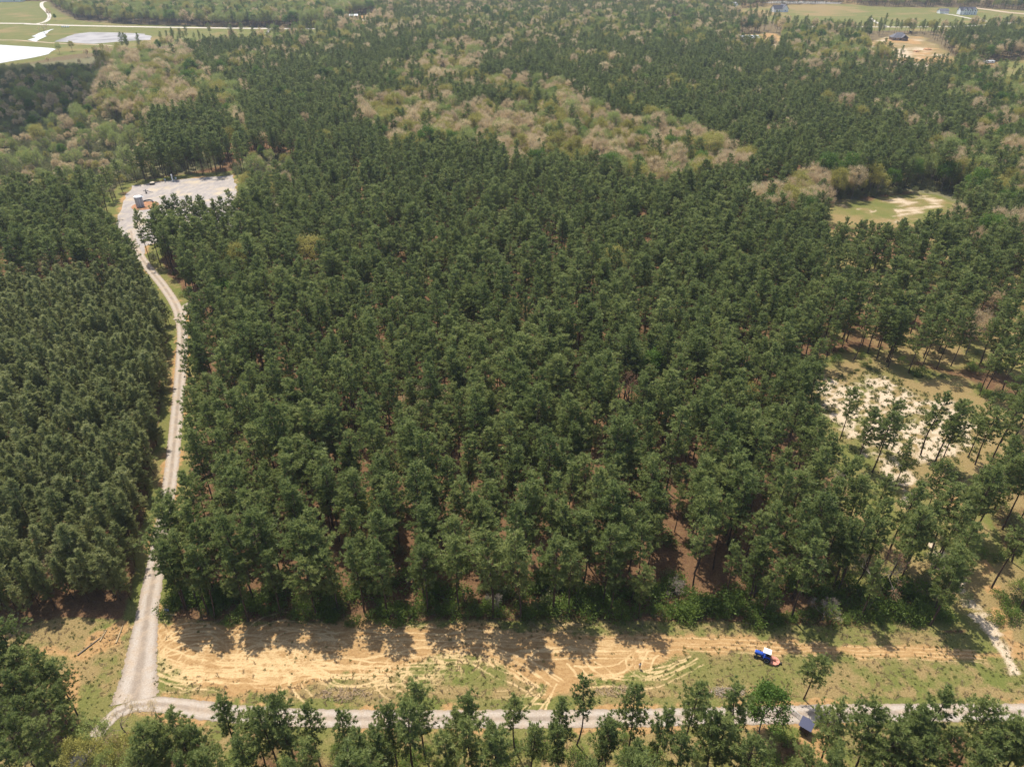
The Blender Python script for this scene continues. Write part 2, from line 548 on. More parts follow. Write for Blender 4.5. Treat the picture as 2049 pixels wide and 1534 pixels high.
PAD = gpoly([(228, 470), (238, 430), (250, 392), (268, 372), (330, 362), (400, 356), (466, 350), (474, 370), (470, 408), (500, 440), (470, 470), (400, 462), (330, 478), (292, 492), (280, 520), (256, 498), (242, 486)])
CLEAR = gpoly([(288, 1235), (330, 1243), (500, 1242), (800, 1240), (1100, 1240), (1400, 1246), (1700, 1250), (1890, 1262), (1960, 1250), (2060, 1290), (2700, 1330), (2700, 1452), (2049, 1456), (1500, 1462), (1000, 1466), (500, 1460), (300, 1430), (225, 1420), (160, 1540), (110, 1560), (150, 1450), (120, 1420), (125, 1345), (90, 1310), (0, 1302), (-200, 1300), (-200, 1262), (0, 1254), (100, 1246), (190, 1236), (250, 1236)])
SANDY = gpoly([(298, 1245), (345, 1243), (420, 1246), (640, 1242), (900, 1250), (1010, 1262), (1200, 1272), (1450, 1276), (1620, 1285), (1760, 1290), (1900, 1298), (2049, 1300), (2500, 1305), (2500, 1325), (2049, 1322), (1900, 1318), (1760, 1314), (1620, 1308), (1480, 1297), (1370, 1304), (1320, 1330), (1250, 1362), (1180, 1368), (1115, 1400), (1075, 1402), (1085, 1375), (1020, 1340), (960, 1310), (905, 1306), (850, 1325), (770, 1345), (640, 1362), (540, 1388), (470, 1392), (420, 1372), (340, 1345), (306, 1310)])
SANDS = [gpoly([(165, 1302), (185, 1268), (225, 1245), (262, 1238), (255, 1262), (235, 1290), (200, 1304)]),
         gpoly([(128, 1425), (135, 1340), (150, 1335), (160, 1380), (168, 1410), (160, 1432), (140, 1440)]),
         gpoly([(60, 1298), (90, 1294), (150, 1305), (180, 1314), (150, 1320), (100, 1310)]),
         gpoly([(1590, 1470), (1640, 1455), (1660, 1480), (1672, 1540), (1610, 1530)])]
OPEN = gpoly([(1640, 742), (1690, 730), (1790, 745), (1870, 760), (1940, 790), (1975, 830), (1975, 900), (1930, 940), (1870, 945), (1800, 1010), (1740, 960), (1690, 900), (1650, 850), (1625, 790)])
WHITE = gpoly([(1640, 760), (1700, 765), (1730, 748), (1765, 745), (1800, 770), (1830, 790), (1890, 800), (1950, 830), (1972, 860), (1950, 905), (1880, 915), (1820, 930), (1830, 1010), (1780, 970), (1730, 905), (1690, 870), (1640, 830)])
OPEN2 = gpoly([(1640, 418), (1690, 405), (1760, 395), (1820, 385), (1880, 388), (1935, 412), (1900, 425), (1850, 440), (1790, 452), (1700, 455), (1650, 445)])
WHITE2 = gpoly([(1690, 415), (1760, 402), (1830, 387), (1870, 392), (1905, 410), (1880, 425), (1800, 440), (1740, 430)])
FIELDS = [gpoly([(-500, 14), (60, 2), (98, 4), (104, 12), (150, 40), (240, 48), (420, 54), (640, 57), (640, 66), (520, 72), (440, 74), (380, 82), (330, 92), (250, 98), (160, 108), (40, 128), (0, 130), (-500, 190)]),
          gpoly([(1445, 22), (1500, 16), (1560, 10), (1700, 8), (1740, 13), (1800, 15), (1900, 15), (2049, 22), (2500, 30), (2500, 70), (2049, 52), (1990, 56), (1960, 58), (1850, 62), (1800, 62), (1700, 62), (1600, 62), (1560, 46), (1500, 34)]),
          gpoly([(1950, 128), (2049, 118), (2300, 110), (2300, 165), (2049, 160), (1960, 148)])]
LOTS = [gpoly([(1480, 68), (1535, 68), (1558, 72), (1562, 100), (1530, 104), (1478, 100)]),
        gpoly([(1735, 84), (1765, 74), (1800, 70), (1850, 74), (1880, 92), (1905, 118), (1915, 135), (1840, 138), (1790, 128), (1755, 116), (1730, 100)]),
        gpoly([(688, 44), (706, 32), (748, 30), (762, 46), (724, 50)]),
        gpoly([(1328, 46), (1352, 40), (1372, 44), (1366, 52), (1335, 55)]),
        gpoly([(1740, 138), (1860, 135), (1990, 124), (1995, 130), (1870, 146), (1760, 150)])]
POND = gpoly([(-400, 84), (0, 90), (60, 94), (108, 97), (112, 99), (95, 109), (60, 117), (0, 127), (-400, 170)])
POND2 = gpoly([(57, 80), (72, 75), (64, 73), (82, 65), (108, 58), (98, 64), (94, 68), (91, 75), (80, 79), (72, 84)])
MUD = gpoly([(108, 84), (150, 68), (180, 65), (230, 65), (290, 68), (308, 74), (300, 80), (235, 84), (190, 88)])
LAKE = gpoly([(1525, 6.5), (1560, 2.5), (1640, 3.5), (1685, 6.0), (1680, 8), (1560, 7.5)])
FAR_ROADS = [([(-500, 44), (0, 47), (60, 48.5), (130, 51), (250, 53.5), (400, 56), (540, 57.5), (650, 58), (760, 56)], 11.0, 'pale'),
             ([(70, 49), (92, 43), (99, 33), (94, 24), (84, 14), (84, 6), (92, 3)], 6.0, 'pale'),
             ([(-300, 84), (0, 80.5), (60, 83), (120, 87), (200, 90), (225, 92)], 5.0, 'tan'),
             ([(1600, 53.5), (1700, 54), (1800, 54.5), (1850, 54), (1920, 53), (1990, 49), (2049, 46), (2400, 40)], 6.0, 'pale'),
             ([(1742, 37), (1750, 43), (1765, 50), (1778, 54)], 5.0, 'pale'),
             ([(1882, 27), (1905, 30), (1940, 37), (1975, 43)], 6.0, 'pale'),
             ([(1940, 15), (1980, 20), (2049, 28), (2300, 45)], 16.0, 'tan'),
             ([(540, 57.5), (537, 62), (534, 68)], 4.0, 'pale')]

# ------------------------------------------------------------------ ground sheet
def axis_values(spec):
    out = []
    for a, b, st in spec: out.append(np.arange(a, b, st))
    return np.unique(np.round(np.concatenate(out), 4))
gx = axis_values([(-4000, -1400, 260), (-1400, -420, 14), (-420, -170, 5), (-170, -78, 1.2), (-78, 92, 0.24), (92, 190, 1.4), (190, 460, 5), (460, 1400, 14), (1400, 4200, 260)])
gy = axis_values([(-900, 0, 120), (0, 50, 5), (50, 69, 1.0), (69, 98.5, 0.2), (98.5, 230, 1.2), (230, 380, 2.0), (380, 700, 4), (700, 1500, 7), (1500, 2100, 60), (2100, 9000, 500)])
XX, YY = np.meshgrid(gx, gy)
GP = np.stack([XX.ravel(), YY.ravel()], 1)
N = len(GP)

def soft(d, w): return np.clip(0.5 + d / (2 * w), 0, 1)

def lattice(P, scale, seed):
    """smooth value noise in numpy"""
    r = np.random.default_rng(seed)
    tab = r.uniform(0, 1, (256, 256))
    q = P * scale
    i = np.floor(q).astype(int); f = q - i
    f = f * f * (3 - 2 * f)
    a, b = i[:, 0] % 256, i[:, 1] % 256
    a1, b1 = (a + 1) % 256, (b + 1) % 256
    return (tab[a, b] * (1 - f[:, 0]) + tab[a1, b] * f[:, 0]) * (1 - f[:, 1]) + (tab[a, b1] * (1 - f[:, 0]) + tab[a1, b1] * f[:, 0]) * f[:, 1]

def fbm(P, scale, seed):
    return (lattice(P, scale, seed) * 0.55 + lattice(P, scale * 2.1, seed + 1) * 0.28 + lattice(P, scale * 4.3, seed + 2) * 0.17)

PXX, PYY = to_px(GP[:, 0], np.maximum(GP[:, 1], 1.0), 0.0)
n1 = fbm(GP, 0.12, 1) - 0.5
n2 = fbm(GP, 0.5, 5) - 0.5
n3 = fbm(GP, 0.03, 9) - 0.5
grass = np.zeros(N); dry = np.zeros(N); sand = np.zeros(N); white = np.zeros(N); track = np.zeros(N); brushy = np.zeros(N)

dclear = sdist(GP, CLEAR, 12)
inclear = soft(dclear + n1 * 3, 1.2)
# the clearing: olive grass, drier bands along its lower side
grass = np.maximum(grass, inclear)
dry = np.maximum(dry, inclear * np.clip(0.60 + n1 * 2.0 + n2 * 1.4, 0, 1) * 0.95)
band = np.exp(-((PYY - 1388) / 20) ** 2) * (PXX > 420)
dry = np.maximum(dry, inclear * np.clip(band * (0.75 + n2 * 2.2), 0, 1))
green_band = (np.exp(-((PYY - 1405) / 9) ** 2) + np.exp(-((PYY - 1458) / 8) ** 2)) * inclear
dry = np.clip(dry - 0.8 * np.clip(green_band, 0, 1), 0, 1)
tract = np.exp(-(((PXX - 1500) / 150) ** 2 + ((PYY - 1345) / 38) ** 2))
dry = dry * (1 - 0.75 * tract)
rim = np.exp(-((PYY - 1262) / 12) ** 2) * np.clip((PXX - 980) / 80, 0, 1)
dry = dry * (1 - 0.4 * rim)
ds = sdist(GP, SANDY, 12)
sand = np.maximum(sand, soft(ds + n1 * 4 + n2 * 2.2, 1.5))
for k, pl in enumerate(SANDS):
    sand = np.maximum(sand, soft(sdist(GP, pl, 8) + n1 * 3 + n2 * 2, 1.2) * 0.9)
corner = soft(sdist(GP, gpoly([(-300, 1250), (260, 1250), (270, 1400), (2100, 1470), (2400, 1560), (2400, 1800), (-300, 1800)]), 15) + n1 * 4, 3) * np.clip(0.75 + n1 * 2.6 + n3, 0, 1)
grass = np.maximum(grass, corner); dry = np.maximum(dry, corner * np.clip(0.40 + n2 * 2.4 + n1, 0, 1))
# lane and road verges
for line, half, cx in ((LANE, 2.2, 1), (ROAD, 2.3, 1)):
    lo, hi = line.min(0) - 14, line.max(0) + 14
    m = np.all((GP >= lo) & (GP <= hi), 1)
    d = np.full(N, 99.0); d[m] = seg_dist(GP[m], line)
    v = np.clip((6.2 - d + n1 * 4) / 2.0, 0, 1)
    grass = np.maximum(grass, v)
    dry = np.where(v > 0.3, np.maximum(dry, v * np.clip(0.30 + n1 * 1.6, 0, 1)), dry)
    edge = np.clip((half + 1.1 - d + n2 * 1.6) / 1.0, 0, 1)
    sand = np.maximum(sand, edge * np.clip(0.45 + n1 * 2.6 + n2, 0, .9))
# pad surroundings
dp = sdist(GP, PAD, 22)
sand = np.maximum(sand, soft(dp + 2.5 + n1 * 6, 2.0) * np.clip(0.70 + n2 * 1.5, 0, 1))
grass = np.maximum(grass, soft(dp + 9 + n1 * 6, 3.0))
# right-hand openings
do = sdist(GP, OPEN, 25)
grass = np.maximum(grass, soft(do + 8 + n1 * 8, 5))
dry = np.maximum(dry, soft(do + 6 + n1 * 8, 4) * np.clip(0.68 + n1 * 1.6, 0, 1))
dw = sdist(GP, WHITE, 25)
white = np.maximum(white, soft(dw + n1 * 7, 2.5) * np.clip(0.64 + n2 * 2.9 + n1 * .8 + 0.5 * np.exp(-(((PXX - 1752) / 26) ** 2 + ((PYY - 760) / 14) ** 2)), 0, 1))
for line, half, amt, arr in ((STRIP, 2.6, 0.75, 'w'), (PATHL, 1.7, 0.7, 's')):
    lo, hi = line.min(0) - 14, line.max(0) + 14
    m = np.all((GP >= lo) & (GP <= hi), 1)
    d = np.full(N, 99.0); d[m] = seg_dist(GP[m], line)
    grass = np.maximum(grass, np.clip((7 - d + n1 * 4) / 3, 0, 1))
    dry = np.maximum(dry, np.clip((6 - d + n1 * 4) / 3, 0, 1) * np.clip(0.5 + n1 * 1.5, 0, 1))
    f = np.clip((half - d + n1 * 5.0 + n2 * 2) / 2.0, 0, 1) * np.clip(amt - 0.12 + n2 * 3.6, 0, 1)
    if arr == 'w': white = np.maximum(white, f)
    else: sand = np.maximum(sand, f)
do2 = sdist(GP, OPEN2, 30)
grass = np.maximum(grass, soft(do2 + n1 * 10, 5)); dry = np.maximum(dry, soft(do2, 5) * np.clip(.50 + n1 * 2, 0, 1))
white = np.maximum(white, soft(sdist(GP, WHITE2, 20) + n1 * 16, 7) * np.clip(0.24 + n1 * 2.4 + n2 * 1.6 + n3, 0, .7))
# open woods on the right: grass and warm litter under scattered pines
ow = np.clip((PXX - 1560) / 160, 0, 1) * ((PYY > 430) & (PYY < 1260))
grass = np.maximum(grass, ow * np.clip(0.55 + n3 * 2.5 + n1 * 1.2, 0, 1))
dry = np.maximum(dry, ow * np.clip(0.35 + n1 * 2.4, 0, 1))
# far fields, lots
for pl in FIELDS:
    f = soft(sdist(GP, pl, 60) + n3 * 20, 6)
    grass = np.maximum(grass, f)
    dry = np.where(f > 0.4, np.clip(0.16 + n3 * 2.0 + n1 * .4, 0, 1), dry)
hay = ((PXX > 1420) & (PYY < 33) & (PYY > 0)) * np.clip(0.65 + n3 * 1.5, 0, 1) * (PXX < 1720)
dry = np.maximum(dry, hay)
for pl in LOTS:
    f = soft(sdist(GP, pl, 40) + n3 * 24 + n1 * 6, 5)
    sand = np.maximum(sand, f * np.clip(0.42 + n3 * 2.6 + n1 * 1.6, 0, 1)); grass = np.maximum(grass, f); dry = np.maximum(dry, f * 0.9); white = np.maximum(white, f * np.clip(0.30 - n3 * 2.0 + n1, 0, .8))
# brushy cut-over on the left
bz = gpoly([(-400, 130), (0, 135), (220, 110), (420, 92), (430, 160), (470, 230), (440, 330), (360, 350), (240, 365), (215, 400), (0, 410), (-500, 420)])
brushy = soft(sdist(GP, bz, 60) + n1 * 10, 8)
hb = gpoly([(700, 250), (860, 110), (1000, 120), (1150, 200), (1520, 300), (1520, 400), (1300, 395), (1000, 360), (760, 310)])
brushy = np.maximum(brushy, soft(sdist(GP, hb, 60), 10) * 0.8)
rb = gpoly([(1560, 395), (1640, 360), (1780, 360), (1900, 330), (2100, 290), (2400, 280), (2400, 460), (2049, 470), (1960, 440), (1900, 430), (1820, 384), (1700, 398), (1640, 420), (1600, 440)])
pb = gpoly([(466, 345), (480, 325), (530, 305), (600, 310), (625, 360), (600, 420), (540, 450), (500, 445), (474, 410)])
for pl in (rb, pb): brushy = np.maximum(brushy, soft(sdist(GP, pl, 40) + n1 * 8, 6))
far = np.clip((GP[:, 1] - 620) / 150, 0, 1) * 0.5
brushy = np.maximum(brushy, far)

# tyre tracks drawn by turning vehicles
def arc(cx_, cy_, rx, ry, a0, a1, n=26, rot=0.0):
    t = np.radians(np.linspace(a0, a1, n)); c, s = math.cos(rot), math.sin(rot)
    return [(cx_ + rx * math.cos(q) * c - ry * math.sin(q) * s, cy_ + rx * math.cos(q) * s + ry * math.sin(q) * c) for q in t]
TR = [arc(700, 1318, 78, 36, 20, 200), arc(705, 1318, 92, 44, 0, 185), arc(740, 1330, 120, 34, 30, 175),
      arc(868, 1352, 62, 31, -70, 150), arc(862, 1352, 52, 26, -80, 150), arc(845, 1340, 40, 26, 60, 200), arc(828, 1352, 30, 30, 100, 215),
      [(610, 1338), (760, 1341), (920, 1344)], [(640, 1318), (780, 1335), (905, 1332)], [(880, 1330), (905, 1345), (870, 1368), (840, 1350)],
      [(845, 1366), (885, 1340), (920, 1332)], [(760, 1350), (765, 1375), (790, 1392)], [(770, 1350), (780, 1372), (810, 1390)],
      arc(1310, 1328, 46, 26, 120, 235), arc(1308, 1330, 40, 22, 30, 150), [(1270, 1305), (1268, 1330), (1285, 1352), (1320, 1345), (1370, 1320)],
      [(1290, 1342), (1300, 1318), (1308, 1305)], [(1150, 1342), (1230, 1342), (1262, 1325)], [(1160, 1356), (1270, 1352)], [(1180, 1366), (1300, 1366), (1350, 1350), (1400, 1322)],
      [(1270, 1352), (1330, 1340), (1385, 1318)], [(1135, 1328), (1150, 1345), (1160, 1358)], [(1165, 1328), (1190, 1350), (1200, 1365)], [(1190, 1332), (1215, 1348), (1222, 1362)],
      [(940, 1302), (1000, 1330), (1075, 1375)], [(960, 1302), (1030, 1330), (1095, 1378)], [(985, 1300), (1060, 1330), (1110, 1368)], [(1010, 1300), (1080, 1330), (1125, 1360)], [(920, 1310), (1010, 1350), (1070, 1378)],
      [(1100, 1370), (1085, 1400), (1055, 1432)], [(1112, 1368), (1100, 1400), (1090, 1430)], [(1080, 1372), (1060, 1395), (1040, 1412)],
      [(330, 1255), (305, 1290), (318, 1330), (370, 1352), (460, 1362)], [(345, 1262), (320, 1295), (335, 1325), (400, 1345), (520, 1352)], [(300, 1275), (298, 1320), (350, 1362), (440, 1375)],
      arc(420, 1310, 105, 38, 80, 200), arc(430, 1312, 95, 30, 60, 190), arc(380, 1318, 70, 34, 100, 230), [(310, 1300), (360, 1270), (420, 1262)], [(305, 1315), (370, 1290), (440, 1285)],
      [(530, 1300), (560, 1340), (572, 1378), (590, 1405)], [(545, 1298), (578, 1340), (590, 1375), (612, 1400)], [(500, 1340), (600, 1345), (680, 1330)], [(420, 1356), (540, 1358), (640, 1348)],
      [(360, 1338), (480, 1346), (600, 1338)], [(450, 1310), (560, 1326), (650, 1320)], [(380, 1300), (500, 1318), (620, 1306)], arc(560, 1320, 70, 26, 150, 330), arc(600, 1300, 90, 26, 10, 170),
      [(700, 1262), (820, 1275), (930, 1272)], [(640, 1275), (760, 1262), (880, 1262)], [(560, 1258), (640, 1268), (700, 1290)],
      [(930, 1268), (1100, 1276), (1300, 1282), (1480, 1288), (1650, 1296), (1900, 1308), (2100, 1312)], [(930, 1278), (1100, 1287), (1300, 1293), (1480, 1296), (1650, 1304), (1900, 1316), (2100, 1318)],
      [(1040, 1300), (1150, 1302), (1290, 1304)], [(1050, 1310), (1180, 1312), (1310, 1309)], [(860, 1305), (890, 1318), (960, 1316)], [(855, 1310), (900, 1326), (960, 1322)],
      [(820, 1400), (900, 1392), (1020, 1388)], [(900, 1420), (1000, 1402), (1090, 1398)]]
TR += [arc(430, 1308, 120, 44, 120, 300), arc(445, 1322, 88, 24, -20, 160), arc(540, 1325, 60, 30, 40, 260), arc(655, 1318, 70, 40, 90, 300), arc(660, 1316, 56, 30, 80, 300), arc(870, 1335, 95, 30, 190, 330), arc(1120, 1330, 70, 34, 200, 330),
       [(300, 1262), (330, 1300), (420, 1330), (540, 1342), (700, 1345)], [(318, 1256), (352, 1290), (440, 1318), (560, 1330)], arc(350, 1300, 46, 40, 60, 250), arc(360, 1306, 40, 30, 60, 250)]
rt = random.Random(5)
for _ in range(30):                                # circles left by turning vehicles
    x = rt.uniform(320, 960); y = rt.uniform(1272, 1345)
    a0 = rt.uniform(0, 360); rx = rt.uniform(28, 95)
    TR.append(arc(x, y, rx, rx * rt.uniform(.38, .62), a0, a0 + rt.uniform(90, 260)))
for _ in range(70):                                # faint passes all over the bare soil
    x = rt.uniform(320, 1250); y = rt.uniform(1268, 1350 if x < 700 else 1320)
    L = rt.uniform(50, 190); b = rt.uniform(-14, 14)
    TR.append([(x, y), (x + L * .5, y + b), (x + L, y + b * 0.4 + rt.uniform(-10, 10))])
near = (GP[:, 1] > 69) & (GP[:, 1] < 98.5) & (GP[:, 0] > -78) & (GP[:, 0] < 92)
near_i = np.where(near)[0]; NP = GP[near_i]
tk = np.zeros(len(NP))
NPw = NP + np.stack([fbm(NP, 0.16, 61) - .5, fbm(NP, 0.16, 67) - .5], 1) * 1.3 + np.stack([fbm(NP, 0.9, 71) - .5, fbm(NP, 0.9, 77) - .5], 1) * 0.28
for i, t in enumerate(TR):
    w = smooth_line([at(*p) for p in t], 1.0)
    m = np.all((NP >= w.min(0) - 2.5) & (NP <= w.max(0) + 2.5), 1)
    if not m.any(): continue
    amp = (0.62 if w[:, 0].max() - w[:, 0].min() > 70 else 1.0 if i < len(TR) - 100 else 0.8 if i < len(TR) - 70 else 0.55)
    for off in ((-0.85, 0.85) if i % 3 else (0.0,)):
        d2 = np.gradient(w, axis=0); nrm = unit(np.stack([-d2[:, 1], d2[:, 0]], 1))
        d = seg_dist(NPw[m], w + nrm * off)
        tk[m] = np.maximum(tk[m], amp * np.clip(1.15 - d / 0.26, 0, 1) * np.clip(0.85 + n2[near_i][m] * 1.6, 0.2, 1))
track[near_i] = tk * soft(ds[near_i] + 6 + 6 * n1[near_i], 4)

zc = np.stack([grass, dry, sand, np.ones(N)], 1)
zd = np.stack([white, track, brushy, np.ones(N)], 1)
nxg, nyg = len(gx), len(gy)
ii = (np.arange(nyg - 1)[:, None] * nxg + np.arange(nxg - 1)[None, :]).ravel()
FQ = np.stack([ii, ii + 1, ii + nxg + 1, ii + nxg], 1).ravel()
# slight rise and fall, ruts where vehicles turned
zz = np.zeros(N)
nearw = np.clip(1 - np.abs(GP[:, 1] - 84) / 16, 0, 1) * (np.abs(GP[:, 0]) < 160)
zz -= 0.05 * track
gme = np_mesh('ground', np.stack([GP[:, 0], GP[:, 1], zz], 1), FQ, np.full(len(ii), 4), {'cover': zc, 'soil': zd}, smooth=True)

k = NT('ground_cover')
cov = k.n('ShaderNodeSeparateColor'); k.l(k.attr('cover').outputs['Color'], cov.inputs[0])
soi = k.n('ShaderNodeSeparateColor'); k.l(k.attr('soil').outputs['Color'], soi.inputs[0])
nf = k.noise(3.2, 5, 0.65); nm = k.noise(0.55, 4, 0.6); nl = k.noise(0.09, 3, 0.55); nst = k.noise(1.3, 4, 0.6, stretch=(0.7, 1.2, 1))
def edged(mask, amt=0.9, sharp=0.22):
    t = k.math('ADD', mask, k.math('MULTIPLY', k.math('SUBTRACT', k.math('ADD', k.math('MULTIPLY', nf, .5), k.math('MULTIPLY', nm, .5)), 0.5), amt))
    x = k.n('ShaderNodeMapRange', interpolation_type='SMOOTHSTEP')
    x.inputs['From Min'].default_value = 0.5 - sharp; x.inputs['From Max'].default_value = 0.5 + sharp
    k.l(t, x.inputs['Value'])
    return x.outputs[0]
litter = k.mix(k.ramp(nm, [(0.35, (0, 0, 0)), (0.65, (1, 1, 1))]), k.ramp(nf, [(0.3, (0.060, 0.032, 0.018)), (0.7, (0.165, 0.088, 0.046))]), k.ramp(nf, [(0.3, (0.085, 0.050, 0.025)), (0.7, (0.235, 0.138, 0.068))]))
brush = k.ramp(nm, [(0.3, (0.115, 0.095, 0.055)), (0.5, (0.145, 0.135, 0.065)), (0.7, (0.20, 0.165, 0.095))])
col = k.mix(edged(soi.outputs[2]), litter, brush)
grs = k.mix(k.ramp(nl, [(0.38, (0, 0, 0)), (0.62, (1, 1, 1))]), k.ramp(nf, [(0.25, (0.065, 0.080, 0.018)), (0.5, (0.118, 0.130, 0.032)), (0.75, (0.190, 0.185, 0.056))]), k.ramp(nf, [(0.25, (0.085, 0.085, 0.024)), (0.5, (0.150, 0.140, 0.044)), (0.75, (0.24, 0.205, 0.080))]))
col = k.mix(edged(cov.outputs[0]), col, grs)
dr = k.ramp(nf, [(0.28, (0.140, 0.095, 0.038)), (0.5, (0.245, 0.170, 0.076)), (0.72, (0.345, 0.245, 0.118))])
col = k.mix(k.math('MULTIPLY', edged(cov.outputs[1], 1.1, 0.3), 0.85), col, dr)
sd1 = k.mix(k.ramp(nst, [(0.36, (0, 0, 0)), (0.60, (1, 1, 1))]), k.ramp(nf, [(0.28, (0.230, 0.128, 0.050)), (0.7, (0.355, 0.212, 0.090))]), k.ramp(nf, [(0.28, (0.300, 0.180, 0.076)), (0.7, (0.415, 0.265, 0.120))]))
col = k.mix(edged(cov.outputs[2], 1.0, 0.2), col, sd1)
wh = k.ramp(nf, [(0.28, (0.33, 0.245, 0.155)), (0.5, (0.47, 0.370, 0.255)), (0.72, (0.60, 0.50, 0.37))])
col = k.mix(edged(soi.outputs[0], 1.2, 0.30), col, wh)
trc = k.ramp(nf, [(0.3, (0.49, 0.335, 0.160)), (0.7, (0.62, 0.455, 0.250))])
col = k.mix(k.math('MULTIPLY', edged(soi.outputs[1], 0.75, 0.42), 0.80), col, trc)
k.base(col, 0.95, 0.08)
k.bump(k.math('ADD', k.math('MULTIPLY', nf, 0.6), nm), 0.55, 0.22)
ground = link('ground', gme, k.m)
tag(ground, kind='structure')

# ------------------------------------------------------------------ roads, pad, water
def gravel_mat(name, a, b, c):
    q = NT(name)
    f = q.noise(4.0, 5, 0.7); m_ = q.noise(0.4, 4, 0.6)
    # wheel lines along the ribbon: attribute 'across' runs -1..1
    ac = q.attr('across').outputs['Fac']
    w = q.math('ABSOLUTE', ac)
    lines = q.ramp(q.math('ADD', w, q.math('MULTIPLY', q.math('SUBTRACT', m_, 0.5), 0.35)), [(0.10, (0, 0, 0)), (0.34, (1, 1, 1)), (0.58, (1, 1, 1)), (0.85, (0, 0, 0))])
    base_ = q.ramp(f, [(0.3, a), (0.7, b)])
    colr = q.mix(q.math('MULTIPLY', lines, 0.95), base_, q.ramp(f, [(0.3, b), (0.7, c)]))
    colr = q.mix(q.ramp(m_, [(0.45, (0, 0, 0)), (0.75, (1, 1, 1))]), colr, q.ramp(f, [(0.3, (0.30, 0.22, 0.15)), (0.7, (0.46, 0.36, 0.26))]))
    q.base(colr, 0.95, 0.1)
    q.bump(f, 0.4, 0.08)
    # broken edges
    e = q.math('ADD', w, q.math('MULTIPLY', q.math('SUBTRACT', q.noise(1.1, 4, 0.65), 0.5), 0.5))
    x = q.math('LESS_THAN', e, 0.90)
    tr = q.n('ShaderNodeBsdfTransparent'); mx = q.n('ShaderNodeMixShader')
    q.l(x, mx.inputs[0]); q.l(tr.outputs[0], mx.inputs[1]); q.l(q.b.outputs[0], mx.inputs[2]); q.l(mx.outputs[0], q.out.inputs[0])
    return q.m
GRAVEL = gravel_mat('grey_gravel', (0.215, 0.168, 0.125), (0.315, 0.258, 0.205), (0.46, 0.405, 0.345))
PALE = gravel_mat('pale_gravel', (0.40, 0.36, 0.30), (0.52, 0.475, 0.41), (0.60, 0.56, 0.49))
TANR = gravel_mat('tan_track', (0.30, 0.22, 0.14), (0.40, 0.30, 0.20), (0.48, 0.38, 0.27))

def ribbon(name, line, width, z, mat, nx=8):
    line = np.asarray(line)
    d = np.gradient(line, axis=0); nrm = unit(np.stack([-d[:, 1], d[:, 0]], 1))
    w = np.broadcast_to(np.asarray(width, float), (len(line),))
    V, A = [], []
    for i in range(len(line)):
        for j in range(nx + 1):
            s_ = -1 + 2 * j / nx
            q = line[i] + nrm[i] * s_ * w[i] / 2
            V.append((q[0], q[1], z + 0.05 * (1 - s_ * s_))); A.append(s_)
    F = []
    for i in range(len(line) - 1):
        for j in range(nx):
            a = i * (nx + 1) + j
            F += [a, a + 1, a + nx + 2, a + nx + 1]
    me = np_mesh(name, V, F, np.full(len(F) // 4, 4), {'across': np.array(A)}, smooth=True)
    o = link(name, me, mat); tag(o, kind='structure')
    return o
lw = np.interp(np.linspace(0, 1, len(LANE)), [0, 0.03, 0.08, 0.2, 1], [9.0, 6.6, 4.8, 3.9, 3.9])
ribbon('gravel_lane', LANE, lw, 0.016, GRAVEL)
ROADW = np.interp(ROAD[:, 0], [-80, -66, -60], [2.6, 3.2, 3.9])
ribbon('gravel_road', ROAD, ROADW, 0.03, GRAVEL)
SPUR = smooth_line([at(*p) for p in [(352, 640), (366, 628), (372, 612), (386, 606), (410, 604)]], 2.0)
ribbon('gravel_spur', SPUR, 3.2, 0.024, GRAVEL)
for line, w_, kind_ in FAR_ROADS:
    ribbon('gravel_road' if kind_ == 'pale' else 'dirt_track', smooth_line([at(*p) for p in line], 8.0), w_, 0.05, PALE if kind_ == 'pale' else TANR)

def sheet(name, poly, z, mat, grid=None, jitter=0.0, seed=0):
    """flat sheet with an outline broken up a little"""
    rng = np.random.default_rng(seed)
    P = []
    n = len(poly)
    for i in range(n):
        a, b = poly[i], poly[(i + 1) % n]
        L = np.linalg.norm(b - a); m = max(1, int(L / (grid or 6)))
        for j in range(m):
            q = a + (b - a) * j / m + rng.normal(0, jitter, 2)
            P.append((q[0], q[1], z))
    mb = MB(); mb.poly(P)
    bmesh.ops.triangulate(mb.bm, faces=mb.bm.faces[:])
    o = mb.build(name, mat); tag(o, kind='structure')
    return o
q = NT('pad_gravel')
f1 = q.noise(3.0, 5, 0.7); f2 = q.noise(0.10, 4, 0.6); f3 = q.noise(0.35, 4, 0.6, stretch=(1.2, .5, 1))
c_ = q.mix(q.ramp(f3, [(0.4, (0, 0, 0)), (0.65, (1, 1, 1))]), q.ramp(f1, [(0.3, (0.24, 0.212, 0.196)), (0.7, (0.33, 0.295, 0.272))]), q.ramp(f1, [(0.3, (0.32, 0.275, 0.235)), (0.7, (0.44, 0.385, 0.325))]))
c_ = q.mix(q.ramp(f2, [(0.52, (0, 0, 0)), (0.68, (0.85, 0.85, 0.85))]), c_, q.ramp(f1, [(0.3, (0.41, 0.325, 0.21)), (0.7, (0.54, 0.44, 0.30))]))
q.base(c_, 0.95, 0.1); q.bump(f1, 0.4, 0.1)
sheet('gravel_pad', PAD, 0.04, q.m, 4, 0.5, 3)
q = NT('pond_water')
f1 = q.noise(0.05, 2)
q.base(q.ramp(f1, [(0.3, (0.52, 0.49, 0.46)), (0.7, (0.60, 0.57, 0.54))]), 0.22, 0.5)
q.b.inputs['IOR'].default_value = 1.33
q.bump(q.noise(0.8, 3), 0.06, 0.05)
WATER = q.m
sheet('pond', POND, 0.10, WATER, 12, 0.8, 4)
sheet('pond', POND2, 0.10, WATER, 8, 0.6, 5)
sheet('pond', LAKE, 0.10, WATER, 40, 2, 6)
MUDM = plain('grey_mud', (0.33, 0.31, 0.30), 0.9, 0.15, var=0.35, scale=0.03)
